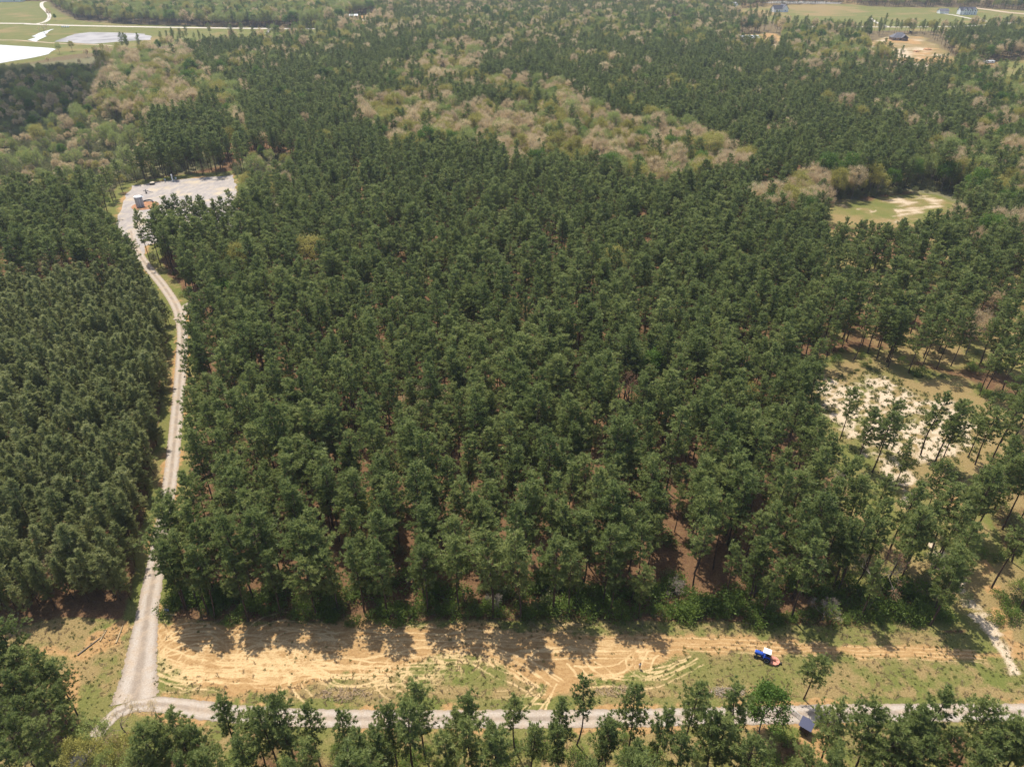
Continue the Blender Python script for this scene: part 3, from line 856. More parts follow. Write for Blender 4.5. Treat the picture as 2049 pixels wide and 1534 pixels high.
sheet('mud_flat', MUD, 0.08, MUDM, 12, 1.5, 7)

# ------------------------------------------------------------------ where trees stand
def pp(*pts): return np.array(pts, float)
def jgrid(x0, x1, y0, y1, step, jit, rng, angle=0.0, hexa=True):
    c, s_ = math.cos(angle), math.sin(angle)
    cx_, cy_ = (x0 + x1) / 2, (y0 + y1) / 2
    rr = math.hypot(x1 - x0, y1 - y0) / 2 + step
    n = int(rr / step)
    a = np.arange(-n, n + 1) * step
    X, Y = np.meshgrid(a, a * 0.9)
    if hexa: X = X + (np.arange(len(a))[:, None] % 2) * step * 0.5
    P = np.stack([X.ravel(), Y.ravel()], 1) + rng.normal(0, jit * step, (X.size, 2))
    P = P @ np.array([[c, s_], [-s_, c]]) + np.array([cx_, cy_])
    m = (P[:, 0] > x0) & (P[:, 0] < x1) & (P[:, 1] > y0) & (P[:, 1] < y1)
    return P[m]
def in_view(P, z=10.0, mx=140, my=150):
    u, v = to_px(P[:, 0], P[:, 1], z)
    u0, v0 = to_px(P[:, 0], P[:, 1], 0.0)
    return (u > -mx) & (u < 2049 + mx) & (v0 > -80) & (v < 1534 + my)
def crown_px(P, z): return np.stack(to_px(P[:, 0], P[:, 1], z), 1)
def far_from(P, line, d):
    lo, hi = line.min(0) - d, line.max(0) + d
    m = np.all((P >= lo) & (P <= hi), 1)
    ok = np.ones(len(P), bool)
    if m.any(): ok[m] = seg_dist(P[m], line) > d
    return ok
def outside(P, poly, margin=0.0):
    return sdist(P, poly, margin + 2) < -margin if margin else ~inside(P, poly)

# crown-height pixel regions
YOUNG = pp((-400, 560), (0, 555), (130, 548), (300, 552), (318, 600), (335, 640), (345, 700), (345, 760), (340, 860), (328, 960), (306, 1060), (282, 1150), (262, 1205), (180, 1222), (60, 1232), (-400, 1240))
YOUNG_G = gpoly([(-500, 590), (120, 588), (300, 585), (335, 635), (352, 690), (350, 760), (344, 850), (331, 960), (315, 1060), (292, 1150), (268, 1215), (180, 1226), (60, 1238), (-500, 1245)])
HARD = [pp((840, 112), (870, 97), (905, 85), (965, 95), (970, 118), (930, 150), (890, 165), (830, 160), (815, 130)),
        pp((905, 172), (950, 155), (1010, 158), (1080, 162), (1140, 165), (1150, 200), (1120, 212), (1080, 203), (1050, 190), (1000, 182), (930, 185)),
        pp((715, 215), (740, 198), (790, 200), (860, 195), (915, 205), (925, 235), (970, 222), (1000, 212), (1080, 213), (1150, 212), (1180, 222), (1215, 235), (1260, 248), (1340, 250), (1400, 262), (1450, 278), (1498, 280), (1512, 315), (1500, 335), (1450, 338), (1400, 348), (1330, 368), (1285, 362), (1230, 335), (1150, 322), (1080, 322), (1020, 318), (990, 292), (930, 290), (860, 288), (800, 293), (770, 278), (725, 248)),
        pp((1495, 375), (1540, 368), (1600, 360), (1645, 375), (1640, 418), (1600, 430), (1560, 425), (1500, 412))]
HARD_MIX = [pp((1580, 345), (1640, 330), (1700, 330), (1780, 345), (1850, 300), (1950, 250), (2049, 210), (2300, 190), (2300, 420), (2049, 430), (1960, 400), (1890, 395), (1850, 372), (1700, 392), (1640, 400)),
            pp((850, 48), (960, 22), (1100, 24), (1250, 28), (1350, 44), (1420, 62), (1400, 95), (1300, 85), (1200, 75), (1050, 62), (950, 70)),
            pp((560, 48), (700, 55), (740, 70), (640, 100), (560, 92), (520, 80)),
            pp((1560, 60), (1740, 62), (1800, 120), (1700, 140), (1600, 130)),
            pp((1880, 440), (1960, 430), (2049, 440), (2300, 450), (2300, 500), (1960, 480)),
            pp((1900, 140), (1960, 130), (2049, 165), (2300, 170), (2300, 215), (2049, 205), (1960, 220), (1900, 190))]
LEFT_HARD = pp((190, 95), (250, 90), (330, 88), (385, 108), (402, 145), (445, 168), (492, 205), (480, 250), (500, 285), (488, 322), (430, 318), (360, 262), (300, 240), (240, 225), (190, 185))
LEFT_PINE = pp((284, 255), (300, 235), (340, 238), (420, 205), (460, 240), (500, 275), (480, 320), (420, 322), (300, 320))
BRUSH = pp((-500, 60), (0, 60), (160, 60), (225, 70), (240, 220), (330, 255), (300, 330), (245, 352), (205, 395), (130, 402), (0, 395), (-500, 400))
BRUSH2 = pp((470, 322), (520, 300), (590, 310), (600, 350), (560, 380), (475, 405))
FAR_BROAD = pp((130, -80), (1000, -80), (1000, -20), (760, 6), (740, 20), (640, 50), (560, 54), (420, 50), (300, 46), (165, 40), (125, 8))
MATURE_L = pp((-400, 395), (0, 395), (120, 398), (200, 425), (250, 500), (250, 535), (-400, 545))

rng = np.random.default_rng(21)
def clear_ok(P, mroad=5.5, mclear=1.0):
    ok = outside(P, CLEAR, mclear) & far_from(P, LANE, mroad) & far_from(P, ROAD, mroad)
    ok &= outside(P, PAD, 3.0) & outside(P, OPEN, 0.0) & outside(P, OPEN2, 2)
    for f in FIELDS: ok &= outside(P, f, 2)
    for f in LOTS: ok &= outside(P, f, 3)
    for f in (POND, POND2, MUD): ok &= outside(P, f, 6)
    for line, w_, _ in FAR_ROADS: ok &= far_from(P, np.array([at(*p)[:2] for p in line]), w_ / 2 + 4)
    ok &= far_from(P, PATHL, 3.0)
    return ok

T_PINE, T_YOUNG, T_BROAD = [], [], []      # rows: x, y, height scale, variant kind
def put(lst, P, hs, kind=0):
    for p, h in zip(P, hs): lst.append((p[0], p[1], float(h), kind))

def region(P, polys, z):
    c = crown_px(P, z)
    r = np.zeros(len(P), bool)
    for q_ in polys: r |= inside(c, q_)
    return r

cand = jgrid(-1500, 1500, 60, 1750, 5.4, 0.34, rng, R(27))
cand = cand[in_view(cand)]
# thin out with distance a little: far crowns merge
keep = rng.uniform(0, 1, len(cand)) < np.interp(cand[:, 1], [0, 700, 1200, 1750], [0.97, 0.92, 0.62, 0.5])
cand = cand[keep]
cand = cand[clear_ok(cand, 5.5, 4.0)]
g0 = np.stack(to_px(cand[:, 0], cand[:, 1], 0), 1)
in_young = inside(cand, YOUNG_G)
def back_px(poly): return np.stack(to_px(poly[:, 0], poly[:, 1], 0), 1)
cand_ok = np.ones(len(cand), bool)
lone = rng.uniform(0, 1, len(cand))
for pol, p_ in [(OPEN, 0.96), (OPEN2, 1.0), (POND, 1.0), (POND2, 1.0), (MUD, .9)] + [(FIELDS[0], .92), (FIELDS[1], .72), (FIELDS[2], .7)] + [(f, .62) for f in LOTS]:
    bp__ = back_px(pol)
    for z in (8.0, 15.0):
        cand_ok &= ~(inside(crown_px(cand, z), bp__) & (lone < p_))
for line, p_, w_ in ((PATHL, .9, 10), (STRIP, .4, 9)):
    lp = back_px(line[::3])
    for z in (9.0, 15.0):
        cand_ok &= ~((seg_dist(crown_px(cand, z), lp) < w_) & (lone < p_))
lp = back_px(LANE[::4])
for z in (7.0, 11.0, 15.0):
    cq = crown_px(cand, z)
    cand_ok &= ~(seg_dist(cq, lp) < np.interp(cq[:, 1], [470, 650, 1250], [7, 15, 34]))
for line, w_, _ in FAR_ROADS:
    cand_ok &= ~((seg_dist(crown_px(cand, 12.0), np.array(line, float)) < 5) & (lone < .75))
cand, g0, in_young = cand[cand_ok], g0[cand_ok], in_young[cand_ok]
fg = g0[:, 1] > 1440
is_left = (g0[:, 0] < np.interp(g0[:, 1], [0, 470, 650, 1250, 1400], [0, 262, 364, 300, 270]))
HARD[2] = HARD[2] + np.where(HARD[2][:, 1:2] < 265, [[0, -7]], [[0, 9]])
hard = region(cand, HARD, 10); hardm = region(cand, HARD_MIX, 12); lefth = region(cand, [LEFT_HARD], 9); leftp = region(cand, [LEFT_PINE], 12)
brush = region(cand, [BRUSH, BRUSH2], 5); farb = region(cand, [FAR_BROAD], 8)
u = rng.uniform(0, 1, len(cand)); u2 = rng.uniform(0, 1, len(cand))
cl = fbm(cand, 0.02, 31); cl2 = fbm(cand, 0.012, 41)
for i, p in enumerate(cand):
    x, y = p; gxp, gyp = g0[i]
    hs = rng.normal(1.0, 0.12)
    if in_young[i]: continue
    if fg[i]: continue                                     # the row below the road is set out by hand
    if leftp[i] and u[i] < 0.62: T_PINE.append((x, y, hs * 0.95, 0)); continue
    if hard[i]:
        if u[i] < 0.08: T_PINE.append((x, y, hs * 0.9, 0))
        elif u[i] < 0.76:
            kd = 'tan' if u2[i] < 0.44 else 'olive' if u2[i] < 0.70 else 'pale' if u2[i] < 0.93 else 'green'
            T_BROAD.append((x, y, hs * rng.uniform(0.78, 1.12), kd))
        continue
    if hardm[i]:
        if u[i] < (0.20 if gyp < 150 and gxp > 1500 else 0.36): T_PINE.append((x, y, hs * 0.9, 0))
        elif u[i] < 0.88:
            kd = 'tan' if u2[i] < (0.14 if gyp < 150 and gxp > 1500 else 0.26) else 'olive' if u2[i] < 0.55 else 'pale' if u2[i] < 0.84 else 'green'
            T_BROAD.append((x, y, hs * rng.uniform(0.8, 1.15), kd))
        continue
    if lefth[i]:
        if u[i] < 0.05: T_PINE.append((x, y, hs * 0.85, 0))
        elif u[i] < 0.55:
            kd = 'tan' if u2[i] < 0.34 else 'olive' if u2[i] < 0.64 else 'pale' if u2[i] < 0.94 else 'green'
            T_BROAD.append((x, y, hs * rng.uniform(0.7, 1.2), kd))
        continue
    if brush[i]:
        if u[i] < 0.33:
            kd = 'pale' if u2[i] < 0.42 else 'tan' if u2[i] < 0.74 else 'olive' if u2[i] < 0.93 else 'green'
            T_BROAD.append((x, y, rng.uniform(0.32, 0.62) if u2[i] > 0.08 else rng.uniform(.8, 1.1), kd))
        continue
    if farb[i]:
        kd = 'pale' if u2[i] < 0.60 else 'olive' if u2[i] < 0.80 else 'tan' if u2[i] < 0.9 else 'green'
        if u[i] < 0.82: T_BROAD.append((x, y, hs * rng.uniform(0.9, 1.35), kd))
        elif u[i] < 0.95: T_PINE.append((x, y, hs, 0))
        continue
    # open woods on the right side
    if gxp > 1600 and 560 < gyp < 1010 and u[i] > 0.62: continue
    if gxp > 1930 and 950 < gyp < 1300 and u[i] > 0.55: continue
    if cl[i] < 0.25 and u[i] < 0.5 and gyp > 500: continue      # gaps
    far_mix = 0.045 + 0.34 * np.clip((cl2[i] - 0.53) / 0.12, 0, 1) if gyp < 320 else 0.004
    if gyp < 130: far_mix = max(far_mix, 0.12)
    if gyp < 75: far_mix = max(far_mix, 0.30)
    if u[i] < far_mix:
        T_BROAD.append((x, y, hs * rng.uniform(0.8, 1.1), 'tan' if u2[i] < .42 else 'olive' if u2[i] < .68 else 'pale' if u2[i] < .93 else 'green')); continue
    T_PINE.append((x, y, hs * np.interp(gyp, [250, 900], [0.84, 1.0]) * (0.92 if gyp < 80 else 1), 0))

# front row along the clearing
for px in np.arange(380, 1905, 60.0):
    x, y, _ = at(px + rng.normal(0, 14), 1230 + rng.normal(0, 5) + 8 * (px > 1500))
    T_PINE.append((x, y, rng.normal(0.98, 0.10), 0))
for px, py, h in [(372, 1218, .98), (396, 1205, 1.02), (352, 1185, .95), (418, 1226, .95), (366, 1150, 1.0), (388, 1130, 1.0), (430, 1190, 1.0), (372, 1105, .95)]:
    x, y, _ = at(px, py); T_PINE.append((x, y, h, 0))
# row below the road and the clump at the left
FG = [(300, 1560, .85), (352, 1580, .95), (455, 1512, .98), (400, 1570, .8), (560, 1560, 1.0), (520, 1600, .9), (628, 1530, .78), (690, 1545, .92), (640, 1600, .85), (780, 1580, 0.88), (835, 1560, 1.05), (858, 1545, 1.0), (905, 1590, .85), (945, 1570, .95),
      (985, 1600, .92), (1035, 1490, .70), (1075, 1545, .75), (1165, 1478, .92), (1115, 1560, .75), (1210, 1570, 0.9), (1275, 1555, 1.0), (1250, 1600, .85), (1340, 1590, .86), (1392, 1500, .92), (1420, 1570, .9), (1470, 1600, .9), (1500, 1490, .95),
      (1525, 1590, .85), (1580, 1600, .75), (1663, 1515, .95), (1640, 1600, .8), (1730, 1580, .95), (1770, 1560, 1.0), (1800, 1600, .9), (1850, 1580, .85), (1885, 1535, 1.05), (1925, 1590, .9), (1945, 1525, .95), (1990, 1575, .9), (2040, 1550, 1.0), (2090, 1570, 1.0), (2120, 1530, 1.0),
      (20, 1500, .7), (60, 1530, .8), (100, 1540, .78), (28, 1440, .72), (85, 1445, .70), (110, 1500, .6), (-30, 1470, .8), (-60, 1540, .8), (10, 1580, .9), (140, 1570, .8), (70, 1600, .8), (-20, 1400, .75),
      (1608, 1398, 0.62)]
TOPS = [(440, 1395, .86), (545, 1385, 1.0), (612, 1412, .84), (682, 1425, .84), (498, 1440, .8), (775, 1415, .9), (832, 1372, 1.0), (938, 1388, .9), (905, 1425, .85), (1030, 1395, .75), (1120, 1402, .85), (1166, 1358, .92), (1275, 1380, .95), (1330, 1424, .9),
        (1400, 1362, .95), (1484, 1376, .95), (1690, 1410, .9), (1762, 1422, .95), (1892, 1386, 1.05), (1990, 1412, 1.0), (340, 1424, .9), (310, 1450, .85), (1835, 1440, .9), (2035, 1440, .9), (1590, 1470, .8), (1065, 1450, .8), (720, 1460, .85), (570, 1455, .8), (1215, 1440, .85), (390, 1460, .85), (985, 1450, .85), (1440, 1435, .9),
        (20, 1302, .78), (62, 1300, .80), (98, 1330, .72), (45, 1340, .75), (5, 1350, .78), (108, 1372, .66), (75, 1385, .7), (30, 1395, .72), (118, 1420, .6), (90, 1440, .7), (50, 1450, .75), (10, 1440, .75), (-30, 1330, .8), (-25, 1400, .8), (125, 1470, .75)]
TOPS += [(1608, 88, 1.0), (1782, 84, 1.0), (1796, 97, 1.0), (1738, 98, .9), (1648, 90, .95), (1772, 110, 1.0), (1486, 66, 1.0), (1500, 70, 1.05), (1512, 68, 1.0), (1530, 66, .95), (1544, 72, 1.0)]
for px, py, h in TOPS:
    x, y, _ = at(px, py, 20 * h); T_PINE.append((x, y, h, 0))
FG = [q_ for q_ in FG if q_[1] > 1555 or q_[0] == 1608]
for px, py, h in FG:
    x, y, _ = at(px, py)
    T_PINE.append((x, y, h, 0))
for py, st, sz in ((1660, 60, .85), (1720, 56, .9)):
    for px in range(150 + py % 31, 2250, st):
        x, y, _ = at(px + rng.normal(0, 14), py + rng.normal(0, 16)); T_PINE.append((x, y, rng.normal(sz, .07), 0))

# the scattered pines standing on the white sand
for px, py, h in [(1842, 910, 1.0), (1873, 925, 1.0), (1878, 940, 1.05), (1935, 915, .95), (1950, 930, .9), (1760, 900, .8), (1715, 925, .9), (1745, 945, .95), (1790, 975, .75), (1680, 880, .85), (1960, 1050, 1.0), (1925, 1060, .95), (1935, 1070, .95), (1880, 1110, 1.0), (1985, 1176, 1.05)]:
    x, y, _ = at(px, py); T_PINE.append((x, y, h, 0))
# the row of pines in front of the pad
for px, py in [(300, 522), (322, 530), (345, 520), (362, 532), (385, 522), (408, 530), (432, 520), (452, 528), (475, 518), (498, 525)]:
    x, y, _ = at(px, py); T_PINE.append((x, y, rng.normal(1.0, .06), 0))
# young plantation, tight rows
yc = jgrid(-330, -30, 85, 320, 3.35, 0.30, rng, R(4), hexa=False)
yc = yc[inside(yc, YOUNG_G) & in_view(yc)]
yc = yc[clear_ok(yc, 3.6) & (rng.uniform(0, 1, len(yc)) < 0.95)]
for p in yc: T_YOUNG.append((p[0], p[1], rng.normal(1.0, 0.14), 0))
# single broadleaf trees that stand out
SINGLE = [(1545, 1382, .78, 'green'), (1232, 494, 1.25, 'olive'), (610, 474, 1.15, 'olive'), (470, 486, 1.25, 'olive'), (442, 556, 1.1, 'green'), (1517, 362, 1.25, 'tan'), (1582, 366, 1.35, 'olive'), (1310, 700, 1.0, 'green'),
          (175, 1440, .62, 'pale'), (232, 1470, .60, 'olive'), (285, 1450, .55, 'pale'), (140, 1490, .6, 'olive'), (205, 1500, .55, 'pale'), (265, 1505, .6, 'pale')]
FRONT = []
for px, py, h, kd in SINGLE:
    x, y, _ = at(px, py, 15.2 * h); T_BROAD.append((x, y, h, kd)); FRONT.append((x, y))
for px, py in [(1258, 825), (1745, 1190), (1662, 985), (1358, 1200), (1645, 1240)]:
    x, y, _ = at(px, py); FRONT.append((x, y))
FA = np.array(FRONT)
def hides(t):
    dx, dy = t[0] - FA[:, 0], t[1] - FA[:, 1]
    return bool(np.any((np.abs(dx) < 3.6) & (dy < 3.0) & (dy > -11.0)))
tc = np.array(at(1530, 1314)[:2])
def shades_tractor(t):
    p = np.array([t[0], t[1]])
    return any(np.hypot(*(p - tc - np.array([-0.233, 0.404]) * z)) < 4.6 for z in (9, 13, 17, 20))
T_PINE = [t for t in T_PINE if not hides(t) and not shades_tractor(t)]
for px, py, h, kd in [(1655, 390, .9, 'olive'), (1690, 395, .9, 'olive'),
                      (800, 262, .9, 'green'), (975, 285, .8, 'green'), (1075, 275, .9, 'green'), (1365, 320, 1.0, 'green'), (1450, 320, .9, 'green'), (85, 300, 1.0, 'olive'), (140, 275, .9, 'tan'), (112, 225, 1.0, 'tan'), (200, 225, .9, 'tan'), (32, 175, .9, 'tan'), (120, 108, .8, 'pale'), (145, 103, .7, 'olive'),
                      (372, 280, 1.05, 'olive'), (465, 310, 1.1, 'olive'), (500, 395, .8, 'olive'), (515, 420, .8, 'olive'), (1970, 500, 1.15, 'tan'), (1985, 505, 1.0, 'tan'), (1900, 470, .9, 'tan'), (100, 35, .7, 'tan'), (112, 42, .6, 'green')]:
    x, y, _ = at(px, py); T_BROAD.append((x, y, h, kd))

# ------------------------------------------------------------------ tree prototypes and copies
N_PINE, N_YOUNG = 9, 6
pine_me = [pine_variant(100 + i, H=20.0, base=(0.36, 0.44, 0.40, 0.48, 0.34, 0.42, 0.46, 0.38, 0.52)[i], rad=(3.5, 3.2, 4.0, 2.9, 3.7, 3.1, 3.8, 3.4, 3.0)[i], nbr=(44, 40, 48, 34, 50, 38, 42, 46, 30)[i], nb=19, tuft=0.58) for i in range(N_PINE)]
young_me = [pine_variant(300 + i, H=12.8, base=0.24, rad=2.05, nbr=50, nb=14, young=True, tuft=0.55, lean=0.15) for i in range(N_YOUNG)]
broad_me = {kd: [broad_variant(sd_ + i, H=(15, 14, 16)[i], rad=(4.0, 4.6, 4.3)[i], clumps=(62, 70, 66)[i], kind=kd, nb=nb_) for i in range(3)] for kd, sd_, nb_ in (('tan', 500, 46), ('olive', 520, 60), ('pale', 540, 42), ('green', 560, 90))}
shrub_me = [shrub_variant(700 + i) for i in range(5)]
bare_me = [bare_variant(800 + i) for i in range(4)]
for c_, t_ in pine_me: c_.materials.append(M['pine']); t_.materials.append(M['bark'])
for c_, t_ in young_me: c_.materials.append(M['young']); t_.materials.append(M['bark'])
for kd, L_ in broad_me.items():
    for c_, t_ in L_: c_.materials.append(M[kd]); t_.materials.append(M['grey'])
for i, (c_, t_) in enumerate(shrub_me): c_.materials.append(M['shrub']); t_.materials.append(M['grey'])

def tree_copy(name, x, y, s, rz, pair, names=('crown', 'trunk')):
    """a tree of its own: an Empty at its foot with a trunk and a crown"""
    r = bpy.data.objects.new(name, None); COL.objects.link(r)
    r.location = (x, y, 0.0); r.rotation_euler = (0, 0, rz); r.scale = (s[0], s[0], s[1])
    r.empty_display_size = 0.5
    for nm, me in zip(names, pair):
        c = bpy.data.objects.new(nm, me); COL.objects.link(c); c.parent = r
    return r

def scatter(name, rows, pairs, label, cat_kind='stuff'):
    """all the trees past the nearest ones: ONE object that instances the meshes of real trees"""
    rows = [r for r in rows]
    P = np.array([(r[0], r[1], 0.0) for r in rows]); sc_ = np.array([r[2] for r in rows], float); vi = np.array([r[3] for r in rows], float)
    rz = np.random.default_rng(len(rows)).uniform(0, 2 * PI, len(rows)); wv_ = np.random.default_rng(len(rows) + 1).uniform(0.82, 1.22, len(rows))
    me = np_mesh(name, P, np.zeros(0, int), np.zeros(0, int), {'turn': np.stack([0 * rz, 0 * rz, rz], 1), 'grow': np.stack([sc_ * wv_, sc_ * wv_, sc_], 1), 'pick': vi})
    o = link(name, me)
    ng = bpy.data.node_groups.new(name, 'GeometryNodeTree')
    ng.interface.new_socket('Geometry', in_out='INPUT', socket_type='NodeSocketGeometry')
    ng.interface.new_socket('Geometry', in_out='OUTPUT', socket_type='NodeSocketGeometry')
    gi = ng.nodes.new('NodeGroupInput'); go = ng.nodes.new('NodeGroupOutput')
    jn = ng.nodes.new('GeometryNodeJoinGeometry')
    def at_(nm, typ):
        a = ng.nodes.new('GeometryNodeInputNamedAttribute'); a.data_type = typ; a.inputs[0].default_value = nm
        return next(s_ for s_ in a.outputs if s_.enabled and s_.name == 'Attribute')
    pk, rot, grw = at_('pick', 'FLOAT'), at_('turn', 'FLOAT_VECTOR'), at_('grow', 'FLOAT_VECTOR')
    for i, objs in enumerate(pairs):
        if not (np.round(vi) == i).any(): continue
        j2 = ng.nodes.new('GeometryNodeJoinGeometry')
        for ob in objs:
            oi = ng.nodes.new('GeometryNodeObjectInfo'); oi.transform_space = 'ORIGINAL'
            oi.inputs['Object'].default_value = ob
            ng.links.new(oi.outputs['Geometry'], j2.inputs[0])
        g2 = ng.nodes.new('GeometryNodeGeometryToInstance'); ng.links.new(j2.outputs[0], g2.inputs[0])
        cm = ng.nodes.new('FunctionNodeCompare'); cm.data_type = 'FLOAT'; cm.operation = 'EQUAL'
        ng.links.new(pk, cm.inputs[0]); cm.inputs[1].default_value = float(i); cm.inputs['Epsilon'].default_value = 0.1
        ip = ng.nodes.new('GeometryNodeInstanceOnPoints')
        ng.links.new(gi.outputs[0], ip.inputs['Points']); ng.links.new(cm.outputs[0], ip.inputs['Selection'])
        ng.links.new(g2.outputs[0], ip.inputs['Instance'])
        ng.links.new(rot, ip.inputs['Rotation']); ng.links.new(grw, ip.inputs['Scale'])
        ng.links.new(ip.outputs[0], jn.inputs[0])
    ng.links.new(jn.outputs[0], go.inputs[0])
    md = o.modifiers.new('copies', 'NODES'); md.node_group = ng
    tag(o, label, kind=cat_kind)
    return o

ONES = "first second third fourth fifth sixth seventh eighth ninth tenth eleventh twelfth thirteenth fourteenth fifteenth sixteenth seventeenth eighteenth nineteenth".split()
TENS = {2: 'twent', 3: 'thirt', 4: 'fort', 5: 'fift', 6: 'sixt', 7: 'sevent', 8: 'eight', 9: 'ninet'}
def nth(n):
    if n < 20: return ONES[n - 1]
    if n >= 100: return 'hundredth' if n == 100 else 'hundred-' + nth(n - 100)
    t, r_ = divmod(n, 10)
    return TENS[t] + ('ieth' if r_ == 0 else 'y-' + ONES[r_ - 1])

def visible(x, y, h):
    u, v = to_px(x, y, h * 0.75)
    return 0 < u < 2049 and 0 < v < 1534
def dist_cam(x, y): return math.sqrt(x * x + y * y + HCAM ** 2)

allp = [(dist_cam(t[0], t[1]) / (20 * t[2]), 'p', t) for t in T_PINE] + [(dist_cam(t[0], t[1]) / (14 * t[2]), 'y', t) for t in T_YOUNG]
vis = sorted([a for a in allp if visible(a[2][0], a[2][1], (20 if a[1] == 'p' else 14) * a[2][2])], key=lambda a: a[0])
chosen = [a for a in vis if a[1] == 'p'][:300] + [a for a in vis if a[1] == 'y'][:240]
chosen_set = {id(a[2]) for a in chosen}
# name each by the stand it is in, its row back from the clearing and its place along that row
zones = {}
for _, kd, t in chosen:
    gu, gv = to_px(t[0], t[1], 0)
    if kd == 'y': z = 'y'
    elif gv > 1425: z = 'c' if gu < 215 else 'f'
    elif 1270 < gv: z = 'l'
    elif gu < 300: z = 'y2'
    elif gu > 1905 or (gu > 1640 and gv < 960): z = 'e'
    else: z = 'm'
    zones.setdefault(z, []).append((t, kd))
def ranks(items, step, key=lambda t: t[1]):
    """split into rows by distance, sort each row from left to right"""
    rows = {}
    y0 = min(key(t[0]) for t in items)
    for t in items: rows.setdefault(int((key(t[0]) - y0) / step), []).append(t)
    return [sorted(rows[q_], key=lambda t: t[0][0]) for q_ in sorted(rows)]
PHRASE = {'m': ('{a} pine, {n} from the left in {r} row back from the sandy clearing', 'pines of the main stand above the clearing'),
          'f': ('{a} pine, {n} from the left in {r} row south of the gravel road', 'pines below the gravel road'),
          'c': ('{a} pine, {n} from the left in {r} rank of the corner clump', 'pines of the corner clump'),
          'y': ('{a} young pine, {n} from the left in {r} row west of the lane', 'young pines west of the gravel lane'),
          'y2': ('{a} older pine, {n} from the left in {r} row west of the lane', 'older pines west of the gravel lane'),
          'e': ('{a} pine, {n} from the left in {r} row round the white sand', 'pines round the white sand opening'),
          'l': ('{a} pine standing alone in the grass between tractor and gravel road{n}{r}', 'lone pine in the clearing')}
STEP = {'m': 5.5, 'f': 5.0, 'c': 5.0, 'y': 3.6, 'y2': 6, 'e': 7.0, 'l': 50}
rp = random.Random(3)
protos = {}
for z, items in zones.items():
    fm, grp = PHRASE[z]
    for ri, row in enumerate(ranks(items, STEP[z])):
        for ci, (t, kd) in enumerate(row):
            young = kd == 'y'
            v = rp.randrange(N_YOUNG if young else N_PINE)
            wide = rp.uniform(0.9, 1.12)
            s_ = (t[2] * wide, t[2])
            o = tree_copy('young_pine_tree' if young else 'pine_tree', t[0], t[1], s_, rp.uniform(0, 2 * PI), (young_me if young else pine_me)[v])
            protos.setdefault((kd, v), o)
            adj = 'short' if t[2] < 0.86 else 'tall' if t[2] > 1.06 else 'broad' if wide > 1.05 else 'slim' if wide < 0.96 else 'green'
            if z == 'l': lab = fm.format(a='short', n='', r='')
            else: lab = fm.format(a=adj, n=nth(ci + 1), r=('the ' + (nth(ri + 1) if ri else 'front')))
            tag(o, lab, 'young pine' if young else 'pine tree', grp)
def pair_objs(kd, v, mes):
    o = protos.get((kd, v))
    if o is None: return None
    return list(o.children)
def rows_for(lst, n, wide=None):
    return [(t[0], t[1], t[2], rp.randrange(n)) for t in lst if id(t) not in chosen_set]
pp_ = [pair_objs('p', v, pine_me) for v in range(N_PINE)]
yy_ = [pair_objs('y', v, young_me) for v in range(N_YOUNG)]
# every shape must exist as a real tree before the mass can copy it
for arr, kd in ((pp_, 'p'), (yy_, 'y')):
    ok = [a for a in arr if a]
    for i in range(len(arr)):
        if not arr[i]: arr[i] = ok[i % len(ok)]
scatter('pine_forest', rows_for(T_PINE, N_PINE), pp_, 'dark green pine forest')
scatter('young_pine_plantation', rows_for(T_YOUNG, N_YOUNG), yy_, 'dense young pine plantation')

# broadleaf trees
visb = sorted([(dist_cam(t[0], t[1]) / (15 * t[2]), t) for t in T_BROAD if visible(t[0], t[1], 15 * t[2])], key=lambda a: a[0])
chb = [t for _, t in visb[:300]]; chb_set = {id(t) for t in chb}
KDN = {'tan': ('tan budding', 'tan'), 'olive': ('olive yellow', 'olive'), 'pale': ('pale green', 'pale'), 'green': ('bright green', 'green')}
bz_ = {}
for t in chb:
    gu, gv = to_px(t[0], t[1], 8)
    if gv > 1400: z = 'f'
    elif gu < 640 and gv < 420: z = 'l'
    elif gu < 700 or gv > 470: z = 's'
    elif gu > 1560: z = 'r'
    else: z = 'b'
    bz_.setdefault((t[3], z), []).append((t, t[3]))
BP = {'f': '{c} tree between the pines south of the gravel road, {n} from the left',
      'l': '{c} tree, {n} from the left in {r} rank around the gravel pad',
      's': '{c} tree among dark pines, {n} from the left in {r} rank',
      'r': '{c} tree, {n} from the left in {r} rank behind the small clearing',
      'b': '{c} tree, {n} from the left in {r} rank of the hardwood belt'}
BG = {'f': 'leafy trees below the gravel road', 'l': 'hardwoods around the gravel pad', 's': 'single hardwoods among the pines', 'r': 'hardwoods behind the small clearing', 'b': 'trees of the hardwood belt'}
bproto = {}
for (kd, z), items in bz_.items():
    for ri, row in enumerate(ranks(items, 16.0)):
        for ci, (t, _) in enumerate(row):
            v = rp.randrange(3)
            w = rp.uniform(0.9, 1.15)
            o = tree_copy('broadleaf_tree', t[0], t[1], (t[2] * w, t[2]), rp.uniform(0, 2 * PI), broad_me[kd][v])
            bproto.setdefault((kd, v), o)
            tag(o, BP[z].format(c=KDN[kd][0], n=nth(ci + 1), r='the ' + (nth(ri + 1) if ri else 'nearest')), 'broadleaf tree', BG[z])
order = [(kd, v) for kd in ('tan', 'olive', 'pale', 'green') for v in range(3)]
bp_ = [list(bproto[q_].children) if q_ in bproto else None for q_ in order]
for i in range(len(bp_)):
    if bp_[i] is None: bp_[i] = next(b for b in bp_[(i // 3) * 3:(i // 3) * 3 + 3] if b)
rows = [(t[0], t[1], t[2], ('tan', 'olive', 'pale', 'green').index(t[3]) * 3 + rp.randrange(3)) for t in T_BROAD if id(t) not in chb_set]
scatter('hardwood_forest', rows, bp_, 'mixed budding hardwood forest')

